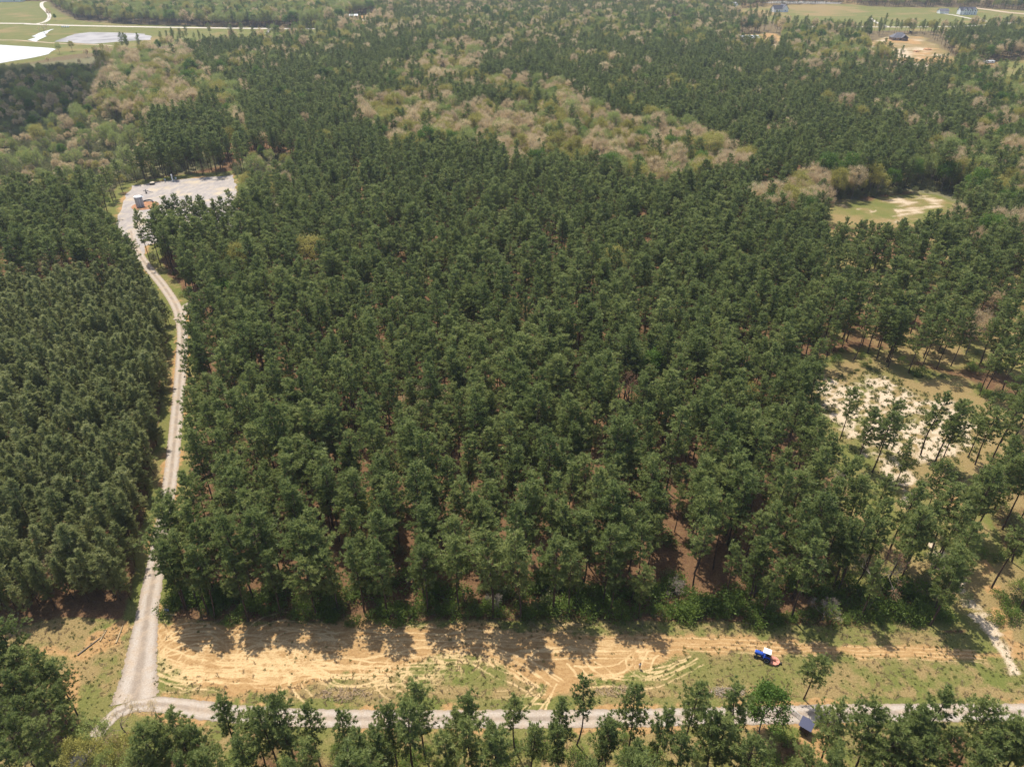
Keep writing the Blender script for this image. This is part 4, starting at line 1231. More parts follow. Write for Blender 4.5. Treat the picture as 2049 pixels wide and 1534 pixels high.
# ------------------------------------------------------------------ shrubs
rng = np.random.default_rng(77)
SH = []
for px in np.arange(470, 1900, 15.0):                      # along the front edge of the main stand
    if rng.uniform() < 0.86:
        x, y, _ = at(px + rng.normal(0, 6), 1226 + rng.normal(0, 6) + 10 * (px > 1500)); SH.append((x, y, rng.uniform(0.6, 1.5)))
for px in np.arange(400, 1880, 15.0):
    if rng.uniform() < 0.85:
        x, y, _ = at(px + rng.normal(0, 9), 1190 + rng.normal(0, 13)); SH.append((x, y, rng.uniform(0.7, 1.9)))
for px in np.arange(335, 480, 9.0):
    x, y, _ = at(px, 1208 + rng.normal(0, 14)); SH.append((x, y, rng.uniform(0.6, 1.4)))
for px, py in [(1375, 1235), (1385, 1228), (1360, 1232), (655, 1215), (660, 1225), (1790, 1230), (1815, 1238), (1840, 1235), (1770, 1222)]:
    x, y, _ = at(px, py); SH.append((x, y, rng.uniform(1.2, 1.6)))
for px in np.arange(290, 2049, 21.0):                      # under the row south of the road
    if rng.uniform() < 0.7:
        x, y, _ = at(px + rng.normal(0, 12), 1522 + rng.normal(0, 26)); SH.append((x, y, rng.uniform(0.4, 1.1)))
for px, py in [(2000, 1195), (2015, 1220), (2025, 1240), (2035, 1180), (1990, 1240), (1960, 1110), (1945, 1085), (2000, 1120), (1790, 690), (1725, 715), (1830, 748), (1845, 752), (1975, 790), (1990, 800), (1960, 780), (1900, 965), (1920, 955)]:
    x, y, _ = at(px, py); SH.append((x, y, rng.uniform(0.7, 1.3)))
SH = [s_ for s_ in SH if visible(s_[0], s_[1], 2)]
def shrub_zone(t):
    gu, gv = to_px(t[0], t[1], 0)
    return 'f' if gv > 1450 else 'r' if gu > 1900 or gv < 1000 else 'e' if gv > 1208 else 'b'
SZ = {}
for t in SH: SZ.setdefault(shrub_zone(t), []).append((t, 's'))
SP = {'e': 'leafy shrub, {n} from the left along the edge of the sandy clearing',
      'b': 'leafy shrub, {n} from the left behind the shrubs edging the sandy clearing',
      'f': 'leafy shrub, {n} from the left under the pines south of the road',
      'r': 'leafy shrub, {n} from the left around the white sand and grassy path'}
sproto = {}
for z, items in SZ.items():
    for ci, (t, _) in enumerate(sorted(items, key=lambda a: a[0][0])):
        v = rp.randrange(5)
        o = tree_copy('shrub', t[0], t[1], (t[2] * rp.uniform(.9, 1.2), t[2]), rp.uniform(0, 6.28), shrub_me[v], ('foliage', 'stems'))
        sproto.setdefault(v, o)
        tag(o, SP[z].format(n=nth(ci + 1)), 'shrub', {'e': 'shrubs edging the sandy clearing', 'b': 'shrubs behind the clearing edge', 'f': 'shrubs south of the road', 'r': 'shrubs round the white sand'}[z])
for px, py in [(480, 360), (490, 372), (505, 380), (520, 372), (535, 366), (550, 358), (500, 350), (520, 345), (485, 395), (478, 410), (495, 400), (515, 396), (540, 385), (560, 372), (575, 355), (560, 340), (540, 335), (525, 330), (582, 345), (475, 425)]:
    x, y, _ = at(px, py); SH.append((x, y, rng.uniform(1.3, 2.3)))
# undergrowth that nobody could count: under the stands and over the cut-over land
UG = []
c2 = jgrid(-700, 700, 98, 760, 5.2, 0.45, rng, R(20))
c2 = c2[in_view(c2, 1.0, 60, 40)]
c2 = c2[clear_ok(c2, 4.0, 0.5)]
g2 = np.stack(to_px(c2[:, 0], c2[:, 1], 0), 1)
bru = inside(c2, bz) | inside(c2, hb) | inside(c2, rb) | inside(c2, pb)
for i, p in enumerate(c2):
    r_ = rng.uniform()
    if bru[i]:
        for _ in range(2):
            UG.append((p[0] + rng.normal(0, 1.6), p[1] + rng.normal(0, 1.6), rng.uniform(0.5, 1.5), 5 + int(rng.integers(0, 2))))
    elif inside(p[None], YOUNG_G)[0]: continue
    elif r_ < (0.50 if g2[i, 0] > 1550 else 0.42) and g2[i, 1] > 400:
        UG.append((p[0], p[1], rng.uniform(0.35, 1.25), int(rng.integers(0, 7))))
bsh = [shrub_variant(750 + i, H=2.8, rad=1.6, clumps=22, nb=22, leaf=0.3) for i in range(2)]
ug_objs = [list(sproto[v].children) for v in range(5)]
bpro = []
for i, (px, py) in enumerate([(225, 395), (222, 385)]):
    x, y, _ = at(px, py)
    bsh[i][0].materials.append(M['brush']); bsh[i][1].materials.append(M['grey'])
    o = tree_copy('shrub', x, y, (1.1, 1.1), 1.0 * i, bsh[i], ('foliage', 'stems'))
    tag(o, ('pale brushy shrub left of the gravel pad, the nearer of two', 'pale brushy shrub left of the gravel pad, the farther of two')[i], 'shrub', 'brushy shrubs by the gravel pad')
    bpro.append(list(o.children))
scatter('undergrowth', UG, ug_objs + bpro, 'low undergrowth beneath the trees')

# ------------------------------------------------------------------ bare and dead trees
BT = [(1662, 985, .85, 0, 'dead', 'bare grey tree with spreading twigs left of the white sand opening'),
      (1358, 1200, .75, 1, 'dead', 'bleached dead tree among shrubs above the grassy edge of the clearing'),
      (1745, 1190, 1.65, 2, 'redneedle', 'pinkish dead tree with dry twigs among pines right of the clearing edge'),
      (1258, 825, 2.0, 3, 'redneedle', 'rust coloured dead tree alone in the middle of the main pine stand'),
      (1645, 1240, .8, 2, 'dead', 'pale dead tree leaning over shrubs near the blue tractor'),
      (1000, 1225, .7, 3, 'dead', 'thin bare snag at the forest edge above the middle of the clearing'),
      (105, 1180, 1.1, 1, 'grey', 'grey leafless tree inside the young pine stand'),
      (255, 1470, .95, 0, 'grey', 'leafless budding tree at the road junction, the left of two'),
      (322, 1440, .75, 3, 'grey', 'leafless budding tree at the road junction, the right of two'),
      (232, 1535, 1.0, 2, 'grey', 'leafless grey green tree beside the whitish road bend in the corner'),
      (765, 1450, .72, 1, 'grey', 'bare pale twiggy tree standing by the gravel road between foreground pines'),
      (92, 72, 1.9, 0, 'grey', 'tall bare tree standing at the small pond far away'),
      (1860, 150, 1.2, 2, 'dead', 'bare grey tree on the far cleared lot beyond the forest, the right one'),
      (1790, 140, 1.1, 3, 'dead', 'bare grey tree on the far cleared lot beyond the forest, the left one')]
for px, py, s_, v, mat_, lab in BT:
    x, y, _ = at(px, py)
    tw = bare_me[v][0].copy(); tk_ = bare_me[v][1].copy()
    tw.materials.append(M['redneedle'] if mat_ == 'redneedle' else M['tan'] if mat_ == 'grey' else M['dead'])
    tk_.materials.append(M['grey'] if mat_ != 'dead' else M['dead'])
    o = tree_copy('bare_tree', x, y, (s_, s_), v * 1.3 + px, (tw, tk_), ('twigs', 'trunk'))
    tag(o, lab, 'bare tree', 'leafless trees')

# ------------------------------------------------------------------ weeds, dry grass over the clearing
wt = [tuft_variant(900 + i, 45, .5, .5) for i in range(3)] + [tuft_variant(910 + i, 45, .6, .7) for i in range(2)]
WB = []
x0 = jgrid(-110, 130, 60, 101, 1.05, 0.45, rng, 0.3)
x0 = x0[in_view(x0, 0.0, 30, 30)]
okc = (inside(x0, CLEAR) | (x0[:, 1] < 74)) & far_from(x0, ROAD, 2.3) & far_from(x0, LANE, 2.6)
x0 = x0[okc]
dsn = sdist(x0, SANDY, 5)
nn = fbm(x0, 0.14, 51)
pv = np.stack(to_px(x0[:, 0], x0[:, 1], 0), 1)
for i, p in enumerate(x0):
    pr = 0.07 if dsn[i] > 1 else 0.80
    if rng.uniform() > pr * (0.35 + nn[i] * 1.3): continue
    dryish = nn[i] > 0.52 or abs(pv[i, 1] - 1388) < 16
    WB.append((p[0], p[1], rng.uniform(0.25, 0.75), (3 + int(rng.integers(0, 2))) if dryish and rng.uniform() < .7 else int(rng.integers(0, 3))))
grass_objs = []
for i, me in enumerate(wt):
    me.materials.append(M['weed'] if i < 3 else M['dryg'])
    px, py = [(560, 1408), (900, 1330), (1440, 1380), (1300, 1390), (700, 1385)][i]
    x, y, _ = at(px, py)
    o = link('grass_tuft', me); o.location = (x, y, 0); tag(o, kind='stuff')
    grass_objs.append([o])
scatter('grass', WB, grass_objs, 'weeds and dry grass on the clearing')
# small dark green clumps on the white sand
WS = []
x1 = jgrid(70, 190, 120, 220, 1.5, 0.45, rng, 0.2)
x1 = x1[(sdist(x1, WHITE, 10) > -3) & in_view(x1, 0, 30, 30)]
for p in x1:
    if rng.uniform() < 0.62: WS.append((p[0], p[1], rng.uniform(0.6, 1.9), int(rng.integers(0, 3))))
scatter('sand_weeds', WS, grass_objs, 'small weed clumps on white sand')

# ------------------------------------------------------------------ tractor and cutter
BLUE = NT('blue_paint'); BLUE.base((0.015, 0.075, 0.42), 0.35, 0.5); BLUE = BLUE.m
BLACK = plain('black_rubber', (0.022, 0.022, 0.022), 0.85, 0.2, var=.2)
DARK = plain('dark_steel', (0.05, 0.05, 0.055), 0.5, 0.4, var=.2)
WHITEP = plain('white_paint', (0.78, 0.78, 0.76), 0.45, 0.4, var=.05)
SALMON = plain('faded_red_paint', (0.56, 0.235, 0.165), 0.6, 0.3, var=.22, scale=2.0)
RUST = plain('rusty_steel', (0.30, 0.13, 0.07), 0.8, 0.2, var=.3)
tx, ty, _ = at(1527, 1316)
nose = Vector(at(1512, 1312)) - Vector(at(1548, 1325)); hd = math.atan2(nose.y, nose.x)
tr = tag(empty('tractor', (tx, ty, 0), hd), 'small blue tractor with a white canopy parked on grass by the dirt track', 'tractor')
mb = MB()                                            # hood along +x
mb.box((0.98, 0, 1.10), (1.42, 0.70, 0.56), bev=0.07).box((1.66, 0, 1.05), (0.14, 0.62, 0.50), bev=0.04)
mb.box((0.95, 0, 1.42), (1.2, 0.42, 0.10), bev=0.04)
mb.build('hood', BLUE, tr)
MB().box((1.745, 0, 1.04), (0.03, 0.50, 0.42), bev=0.01).box((1.76, 0.17, 1.22), (0.04, .12, .10), bev=.01).box((1.76, -0.17, 1.22), (0.04, .12, .10), bev=.01).build('grille', WHITEP, tr)
mb = MB(); mb.box((0.35, 0, 0.70), (2.3, 0.34, 0.36), bev=0.04).box((1.35, 0, 0.48), (0.16, 1.15, 0.14), bev=0.02).box((-0.62, 0, 0.72), (0.5, 1.1, 0.42), bev=0.05).box((0.0, 0, .42), (1.0, 1.3, .06), bev=.01)
mb.build('chassis', DARK, tr)
mb = MB()
for s_ in (-1, 1):
    mb.box((-0.60, s_ * 0.62, 1.22), (1.15, 0.36, 0.06), bev=0.02).box((-0.05, s_ * 0.62, 1.0), (0.06, 0.36, 0.46), ry=-0.35, bev=0.02).box((-1.14, s_ * 0.62, 1.05), (0.06, 0.36, 0.36), ry=0.3, bev=0.02)
mb.box((-0.2, 0, 0.92), (0.9, 0.9, 0.06), bev=.02).box((0.24, 0, 1.2), (0.14, 0.6, 0.6), bev=.04)
mb.build('fender', BLUE, tr)
seat = MB().box((-0.55, 0, 1.12), (0.46, 0.46, 0.12), bev=.04).box((-0.80, 0, 1.38), (0.12, 0.46, 0.46), ry=-.15, bev=.04).build('seat', BLACK, tr)
sw = MB()
ring = [(0.02 + 0.10 * math.cos(a), 0.20 * math.sin(a), 1.52 + 0.16 * math.cos(a)) for a in np.linspace(0, 2 * PI, 17)]
sw.path(ring, 0.018).tube((0.18, 0, 1.25), (0.02, 0, 1.52), 0.02)
sw.build('steering_wheel', BLACK, tr)
def wheel(name, x, y, r, w, side):
    t = MB()
    t.lathe([(r * .62, -w * .48), (r * .93, -w * .5), (r, -w * .36), (r, w * .36), (r * .93, w * .5), (r * .62, w * .48)], (x, y, r), 28, 'Y')
    for a in np.linspace(0, 2 * PI, 17)[:-1]:
        for q_ in (-1, 1):
            t.box((x + math.cos(a + q_ * .1) * r * 1.01, y + q_ * w * .22, r + math.sin(a + q_ * .1) * r * 1.01), (0.05, w * .5, 0.06), ry=-a + PI / 2, rz=0)
    tt = t.build('tyre', BLACK)
    rim = MB().lathe([(r * .20, w * .30 * side), (r * .58, w * .34 * side), (r * .63, w * .52 * side), (r * .60, w * .54 * side), (r * .55, w * .42 * side), (r * .16, w * .36 * side), (r * .14, w * .46 * side)], (x, y, r), 24, 'Y').build('rim', WHITEP)
    wv = empty(name, (0, 0, 0)); wv.parent = tr; tt.parent = wv; rim.parent = wv
for s_ in (-1, 1):
    wheel('rear_wheel', -0.62, s_ * 0.72, 0.62, 0.36, s_); wheel('front_wheel', 1.35, s_ * 0.62, 0.36, 0.22, s_)
mb = MB()
for s_ in (-1, 1):
    mb.tube((-0.98, s_ * 0.5, 0.95), (-0.98, s_ * 0.5, 2.28), 0.04).tube((0.20, s_ * 0.5, 1.35), (0.15, s_ * 0.5, 2.28), 0.025)
mb.tube((-0.98, -0.5, 2.28), (-0.98, 0.5, 2.28), 0.04)
mb.tube((0.75, -0.2, 1.4), (0.75, -0.2, 2.05), .035)
mb.build('roll_bar', DARK, tr)
MB().box((-0.42, 0, 2.35), (1.48, 1.28, 0.09), bev=.04).box((-0.42, 0, 2.42), (1.2, 1.0, 0.06), bev=.025).build('canopy', WHITEP, tr)
# the mower
ct = tag(empty('rotary_cutter', (tx, ty, 0), hd), 'faded red rotary cutter hitched behind the blue tractor', 'rotary cutter')
poly_ = [(-1.35, -0.95), (-2.35, -0.95), (-2.85, -0.55), (-3.05, 0), (-2.85, 0.55), (-2.35, 0.95), (-1.35, 0.95)]
MB().prism(poly_, 0.28, 0.46).build('deck', SALMON, ct)
mb = MB(); mb.box((-1.38, 0, .32), (0.05, 1.9, .28)); mb.box((-1.8, 0.94, .2), (1.1, .04, .2)).box((-1.8, -0.94, .2), (1.1, .04, .2)); mb.build('skirt', SALMON, ct)
MB().box((-2.05, 0, 0.60), (0.42, 0.34, 0.26), bev=.05).lathe([(0.16, 0), (0.12, 0.12), (0.05, 0.14)], (-2.05, 0, 0.73), 12).build('gearbox', RUST, ct)
mb = MB(); mb.tube((-1.4, -0.45, 0.5), (-1.35, 0, 1.05), .035).tube((-1.4, 0.45, 0.5), (-1.35, 0, 1.05), .035).tube((-1.35, 0, 1.05), (-2.7, 0.35, .48), .03).tube((-1.35, 0, 1.05), (-2.7, -0.35, .48), .03).tube((-1.0, 0, .72), (-1.85, 0, .60), .05)
mb.tube((-1.4, -0.4, .5), (-0.85, -0.35, .6), .035).tube((-1.4, 0.4, .5), (-0.85, 0.35, .6), .035)
mb.build('hitch_frame', SALMON, ct)
mb = MB(); mb.lathe([(0.10, -.07), (0.2, -.08), (0.2, .08), (0.10, .07)], (-3.30, 0, .21), 18, 'Y'); tw_ = mb.build('tail_wheel', BLACK, ct)
MB().box((-3.1, 0.13, .36), (0.5, .05, .06), ry=.4).box((-3.1, -0.13, .36), (0.5, .05, .06), ry=.4).build('wheel_fork', DARK, ct)

# ------------------------------------------------------------------ person
def person(px, py, facing):
    x, y, _ = at(px, py)
    root = tag(empty('person', (x, y, 0), facing), 'person in light grey top and dark trousers standing on the dirt among tyre tracks', 'person')
    J = [(0, 0, .92), (0, .01, 1.12), (0, .0, 1.36), (0, .015, 1.50), (0, .03, 1.60), (0, .03, 1.74),
         (-.17, 0, 1.42), (-.23, .04, 1.16), (-.13, .22, 1.08), (.17, 0, 1.42), (.23, .04, 1.16), (.13, .22, 1.08),
         (-.10, 0, .88), (-.11, .02, .48), (-.12, -.02, .08), (-.13, .14, .035), (.10, 0, .88), (.11, .02, .48), (.12, -.02, .08), (.13, .14, .035)]
    rad = [.15, .135, .16, .06, .075, .085, .065, .05, .038, .065, .05, .038, .095, .065, .045, .04, .095, .065, .045, .04]
    E = [(0, 1), (1, 2), (2, 3), (3, 4), (4, 5), (2, 6), (6, 7), (7, 8), (2, 9), (9, 10), (10, 11), (0, 12), (12, 13), (13, 14), (14, 15), (0, 16), (16, 17), (17, 18), (18, 19)]
    b0 = len(J)
    for s_, w in ((-1, 8), (1, 11)):                       # five fingers on each hand
        p = Vector(J[w]); pi = len(J); J.append(tuple(p + Vector((-s_ * .02, .07, -.01)))); rad.append(.03); E.append((w, pi))
        for f in range(4):
            r_ = len(J); J.append(tuple(p + Vector((s_ * (-.035 + .02 * f), .11, -.01)))); rad.append(.010); E.append((pi, r_))
            J.append(tuple(p + Vector((s_ * (-.035 + .02 * f), .145 + .008 * (f in (1, 2)), -.035)))); rad.append(.009); E.append((r_, r_ + 1))
        t_ = len(J); J.append(tuple(p + Vector((-s_ * .06, .08, .01)))); rad.append(.011); E.append((w, t_))
    me = bpy.data.meshes.new('body'); me.from_pydata(J, E, [])
    o = bpy.data.objects.new('body', me); COL.objects.link(o)
    sk = o.modifiers.new('skin', 'SKIN'); sv = me.skin_vertices[0].data
    for i, r_ in enumerate(rad): sv[i].radius = (r_, r_)
    sv[0].use_root = True
    o.modifiers.new('sub', 'SUBSURF').levels = 2
    dg = bpy.context.evaluated_depsgraph_get()
    m2 = bpy.data.meshes.new_from_object(o.evaluated_get(dg)); m2.name = 'body'
    bpy.data.objects.remove(o)
    q = NT('skin_and_clothes')
    sx = q.n('ShaderNodeSeparateXYZ'); q.l(q.coords(), sx.inputs[0])
    c = q.ramp(sx.outputs[2], [(0.0, (.03, .03, .03)), (0.10, (.03, .032, .045)), (0.92, (.03, .032, .045)), (0.93, (.62, .60, .60)), (1.0, (.62, .60, .60))])
    up = q.math('GREATER_THAN', sx.outputs[2], 1.49)
    ha = q.math('MULTIPLY', q.math('GREATER_THAN', sx.outputs[1], .17), q.math('GREATER_THAN', sx.outputs[2], .5))
    q.base(q.mix(q.math('MAXIMUM', up, ha), c, (.50, .31, .23)), .8, .2)
    m2.polygons.foreach_set('use_smooth', [True] * len(m2.polygons))
    b = link('body', m2, q.m, root)
    hair = MB()
    bmesh.ops.create_icosphere(hair.bm, subdivisions=3, radius=.118, matrix=Matrix.Translation((0, .0, 1.705)) @ Matrix.Diagonal((.92, 1.0, .98, 1)))
    for v in list(hair.bm.verts):
        if v.co.y > .06 and v.co.z < 1.735: v.co.y = .045
        if v.co.z < 1.62: v.co.z = 1.62
    hair.build('hair', plain('dark_hair', (.02, .016, .014), .7, .3), root, True)
    mb = MB(); mb.box((0, .24, 1.10), (.17, .12, .05), bev=.015).tube((-.05, .24, 1.12), (-.05, .27, 1.22), .006).tube((.05, .24, 1.12), (.05, .27, 1.22), .006)
    rc = mb.build('remote_control', plain('grey_plastic', (.25, .25, .26), .5, .4))
    rc.location = (x, y, 0); rc.rotation_euler = (0, 0, facing)
    tag(rc, 'small grey controller held in both hands of the standing person', 'controller')
    return root
person(1280, 1337, R(20))

# ------------------------------------------------------------------ tank, wellhead and things on the pad
GALV = plain('galvanised_steel', (0.46, 0.48, 0.50), 0.45, 0.5, metal=0.25, var=.12, scale=.6)
kq = NT('tank_steel')
sx = kq.n('ShaderNodeSeparateXYZ'); kq.l(kq.coords(), sx.inputs[0])
ang = kq.math('ARCTAN2', sx.outputs[1], sx.outputs[0])
stp = kq.math('FRACT', kq.math('MULTIPLY', ang, 1.9))
kq.base(kq.mix(kq.ramp(stp, [(0.46, (0, 0, 0)), (0.54, (1, 1, 1))]), (0.50, 0.52, 0.54), (0.36, 0.38, 0.40)), .5, .4)
x, y, _ = at(281, 413)
tk0 = tag(empty('storage_tank', (x, y, 0)), 'upright silver storage tank with white top on the gravel pad', 'storage tank')
MB().lathe([(1.85, 0), (1.85, 2.4), (1.88, 2.42), (1.88, 2.5), (1.85, 2.52), (1.85, 5.0), (1.9, 5.02), (1.9, 5.1), (1.84, 5.12)], (0, 0, 0.05), 40).build('shell', kq.m, tk0)
MB().lathe([(1.84, 0), (1.0, .22), (.3, .34), (.28, .5), (.1, .5)], (0, 0, 5.16), 40).build('roof', WHITEP, tk0)
mb = MB()
for s_ in (-.28, .28): mb.tube((2.02, s_, 0), (2.02, s_, 6.1), .035)
for z in np.arange(.3, 5.2, .35): mb.tube((2.02, -.28, z), (2.02, .28, z), .02)
mb.build('ladder', WHITEP, tk0)
mb = MB(); mb.box((2.35, 0, 5.05), (1.0, 1.3, .06))
for a, b in ((1.9, -.62), (2.8, -.62), (1.9, .62), (2.8, .62)): mb.tube((a, b, 5.05), (a, b, 6.1), .03)
mb.path([(1.9, -.62, 6.1), (2.8, -.62, 6.1), (2.8, .62, 6.1), (1.9, .62, 6.1)], .03)
mb.build('platform', GALV, tk0)
MB().tube((1.75, -.9, 0.1), (1.75, -.9, 4.6), .08).tube((1.75, -.9, .5), (2.9, -1.2, .4), .08).build('pipe', GALV, tk0)
# red earth ring inside a low bank
RED = plain('red_earth', (0.36, 0.185, 0.10), .95, .05, var=.25, scale=.8)
o = MB().prism([(math.cos(a) * 6.4, math.sin(a) * 6.6) for a in np.linspace(0, 2 * PI, 25)[:-1]], 0.045, .10).build('tank_base_earth', RED); o.location = (x + 2, y + 1, 0); tag(o, kind='structure')
x, y, _ = at(293, 387)
wh_ = tag(empty('wellhead', (x, y, 0)), 'small dark wellhead valve stack on the pad behind the tank', 'wellhead')
MB().lathe([(.5, 0), (.5, .3), (.25, .32), (.25, .8), (.4, .82), (.4, .95), (.2, .97), (.2, 1.9), (.34, 1.92), (.34, 2.05), (.1, 2.1)], n=16).build('valve_stack', DARK, wh_)
MB().tube((-.9, 0, 1.3), (.9, 0, 1.3), .12).lathe([(.3, -.05), (.3, .05)], (1.0, 0, 1.3), 14, 'X').lathe([(.3, -.05), (.3, .05)], (-1.0, 0, 1.3), 14, 'X').build('side_valve', DARK, wh_)
MB().path([(1.0, 0, 1.3), (2.2, .6, .5), (3.4, .8, .3)], .09, 8).build('flow_line', DARK, wh_)
x, y, _ = at(298, 404)
mb = MB(); mb.path([(-3.2, -.8, .2), (-2.0, .5, .5), (0, 1.0, .7), (1.6, .4, .6), (2.6, -1.0, .25)], .34, 10)
o = mb.build('pipe_bundle', plain('black_poly_pipe', (.05, .05, .055), .6, .3)); o.location = (x, y, 0.05)
tag(o, 'dark curved pipe lying on the pad right of the tank', 'pipe')
x, y, _ = at(305, 369)
o = tag(empty('low_tank', (x, y, 0.04)), 'squat dark round tub with pale lid at back edge of pad', 'tub')
MB().lathe([(1.3, 0), (1.4, .9), (1.45, .95), (1.3, .98)], n=24).build('tub', DARK, o)
MB().lathe([(1.32, 0), (1.1, .22), (.2, .3)], (0, 0, .99), 24).build('lid', plain('pale_lid', (.6, .5, .36), .8), o)
x, y, _ = at(346, 363)
o = tag(empty('vent_pipe', (x, y, 0.04)), 'white upright vent pipe at the back edge of the gravel pad', 'vent pipe')
MB().lathe([(.34, 0), (.34, 3.6), (.42, 3.62), (.42, 3.8), (.2, 3.85)], n=16).build('stack', WHITEP, o)
MB().box((0, 0, .15), (1.5, 1.5, .3), bev=.04).tube((.3, 0, 1), (1.8, .3, .5), .1).build('base', plain('concrete', (.42, .40, .37), .9), o)
for j, (px, py) in enumerate([(330, 361), (352, 358)]):
    x, y, _ = at(px, py)
    o = tag(empty('drum', (x, y, 0.04)), ('white steel drum left of the vent pipe on the pad', 'white steel drum right of the vent pipe on the pad')[j], 'drum', 'drums on the pad')
    MB().lathe([(.45, 0), (.45, .3), (.47, .32), (.45, .34), (.45, .66), (.47, .68), (.45, .7), (.45, 1.0), (.4, 1.02)], n=18).build('barrel', WHITEP, o)
    MB().lathe([(.42, 0), (.4, .04), (.06, .05)], (0, 0, 1.03), 18).build('lid', DARK, o)

# small blind by the road
x, y, _ = at(1609, 1462)
ROOFB = NT('blue_grey_ribbed_metal')
wv = ROOFB.n('ShaderNodeTexWave', wave_type='BANDS', bands_direction='X'); wv.inputs['Scale'].default_value = 2.2
ROOFB.l(ROOFB.coords(), wv.inputs['Vector'])
ROOFB.base(ROOFB.ramp(wv.outputs['Fac'], [(0.2, (.05, .055, .09)), (0.6, (.10, .105, .16))]), .8, .15)
hb_ = tag(empty('box_blind', (x, y, 0), R(-38)), 'small dark box blind with blue grey ribbed roof beside the gravel road', 'blind')
hb_.scale = (.85, .85, .9)
MB().box((0, 0, 1.55), (1.9, 1.9, 1.7)).build('walls', plain('brown_boards', (.07, .045, .035), .9, var=.3), hb_)
mb = MB(); mb.box((0, 0, 2.50), (2.6, 2.5, .07), rx=R(7)); 
for i in range(9): mb.box((-1.2 + .3 * i, 0, 2.55), (.05, 2.5, .05), rx=R(7))
mb.build('roof', ROOFB.m, hb_)
for a in (-.85, .85):
    for b in (-.85, .85): MB().tube((a, b, 0), (a, b, .75), .07).build('leg', plain('post_wood', (.16, .11, .07), .9), hb_)
MB().box((.96, 0, 1.75), (.03, 1.2, .4)).build('window', DARK, hb_)
x, y, _ = at(1592, 1427)
a1, a2 = Vector(at(1581, 1417, .9)), Vector(at(1606, 1436, .9))
pg = tag(empty('pipe_gate', tuple((a1 + a2) / 2 * Vector((1, 1, 0)).to_tuple()[0] if False else ((a1.x + a2.x) / 2, (a1.y + a2.y) / 2, 0))), 'pale pipe gate standing open across the gravel road edge by the blind', 'gate')
d_ = (a2 - a1); ln = d_.length; pg.rotation_euler.z = math.atan2(d_.y, d_.x)
mb = MB()
for z in (.35, .65, .95, 1.25): mb.tube((-ln / 2, 0, z), (ln / 2, 0, z), .035)
for xx in (-ln / 2, -ln / 4, 0, ln / 4, ln / 2): mb.tube((xx, 0, .35), (xx, 0, 1.25), .03)
mb.build('gate_frame', GALV, pg)
MB().tube((-ln / 2 - .12, 0, 0), (-ln / 2 - .12, 0, 1.6), .08).build('post', DARK, pg)
MB().tube((ln / 2 + .12, 0, 0), (ln / 2 + .12, 0, 1.6), .08).build('post', DARK, pg)
# little sign at the corner of the stand
x, y, _ = at(336, 1226)
sg = tag(empty('lot_sign', (x, y, 0), R(-12)), 'small blue and white yard sign at the corner of the pine stand', 'sign')
MB().box((0, 0, .95), (.95, .03, .62)).build('panel', plain('blue_sign', (.12, .17, .55), .5), sg)
MB().box((0, -.018, 1.05), (.8, .012, .22)).build('white_band', WHITEP, sg)
for s_ in (-.42, .42): MB().tube((s_, .03, 0), (s_, .03, 1.3), .025).build('post', WHITEP, sg)

# fallen trunks by the lane and brush heaps
LOGM = plain('fallen_wood', (.40, .30, .17), .9, var=.25)
for i, ((a, b), (c, d)) in enumerate([((155, 1310), (205, 1272)), ((232, 1286), (246, 1250)), ((200, 1282), (214, 1258))]):
    p0, p1 = Vector(at(a, b, .15)), Vector(at(c, d, .15))
    mb = MB(); mb.tube((0, 0, .15), (p1.x - p0.x, p1.y - p0.y, .15), .16, .07, 8)
    dv = (p1 - p0)
    for t in (.35, .5, .62, .75, .88):
        q_ = dv * t; mb.tube((q_.x, q_.y, .15), (q_.x + rp.uniform(-1, 1), q_.y + rp.uniform(-1, 1), .25 + rp.uniform(0, .6)), .04, .015, 5)
    o = mb.build('fallen_log', LOGM if i else plain('grey_log', (.2, .16, .12), .9)); o.location = (p0.x, p0.y, 0)
    tag(o, ('long grey fallen log on the grass left of the lane', 'pale fallen log on the orange sand beside the lane', 'short fallen log in shade on the orange sand')[i], 'log', 'fallen logs by the lane')
def heap(px, py, w, d, h, seed, lab, mat):
    r2 = random.Random(seed); x, y, _ = at(px, py); mb = MB()
    for i in range(110):
        a, rr = r2.uniform(0, 2 * PI), math.sqrt(r2.uniform(0, 1)); cx_, cy_ = math.cos(a) * rr * w, math.sin(a) * rr * d
        z = h * (1 - rr * rr) * r2.uniform(.3, 1); L = r2.uniform(.5, 1.6); b = r2.uniform(0, 2 * PI); t = r2.uniform(-.3, .4)
        mb.tube((cx_ - math.cos(b) * L / 2, cy_ - math.sin(b) * L / 2, max(.03, z - t * L / 2)), (cx_ + math.cos(b) * L / 2, cy_ + math.sin(b) * L / 2, max(.03, z + t * L / 2)), .05, .02, 4)
    o = mb.build('brush_heap', mat); o.location = (x, y, 0); tag(o, lab, 'brush heap', 'heaps of cut branches')
heap(1898, 958, 3.4, 1.5, 1.4, 1, 'reddish heap of dead branches below the white sand opening', RUST if False else plain('red_brush', (.34, .19, .12), .95, var=.3))
heap(690, 1388, 5.5, 1.3, .5, 2, 'low heap of dry branches on grass north of the gravel road', plain('dry_brush', (.36, .26, .17), .95, var=.3))
heap(1240, 1382, 5.0, 1.1, .5, 3, 'low strip of dry stalks on the grass below the person', plain('dry_brush', (.38, .28, .17), .95, var=.3))
heap(1455, 1385, 3.5, 1.0, .5, 4, 'grey heap of dry stalks left of the lone pine by the tractor', plain('grey_brush', (.36, .29, .22), .95, var=.3))

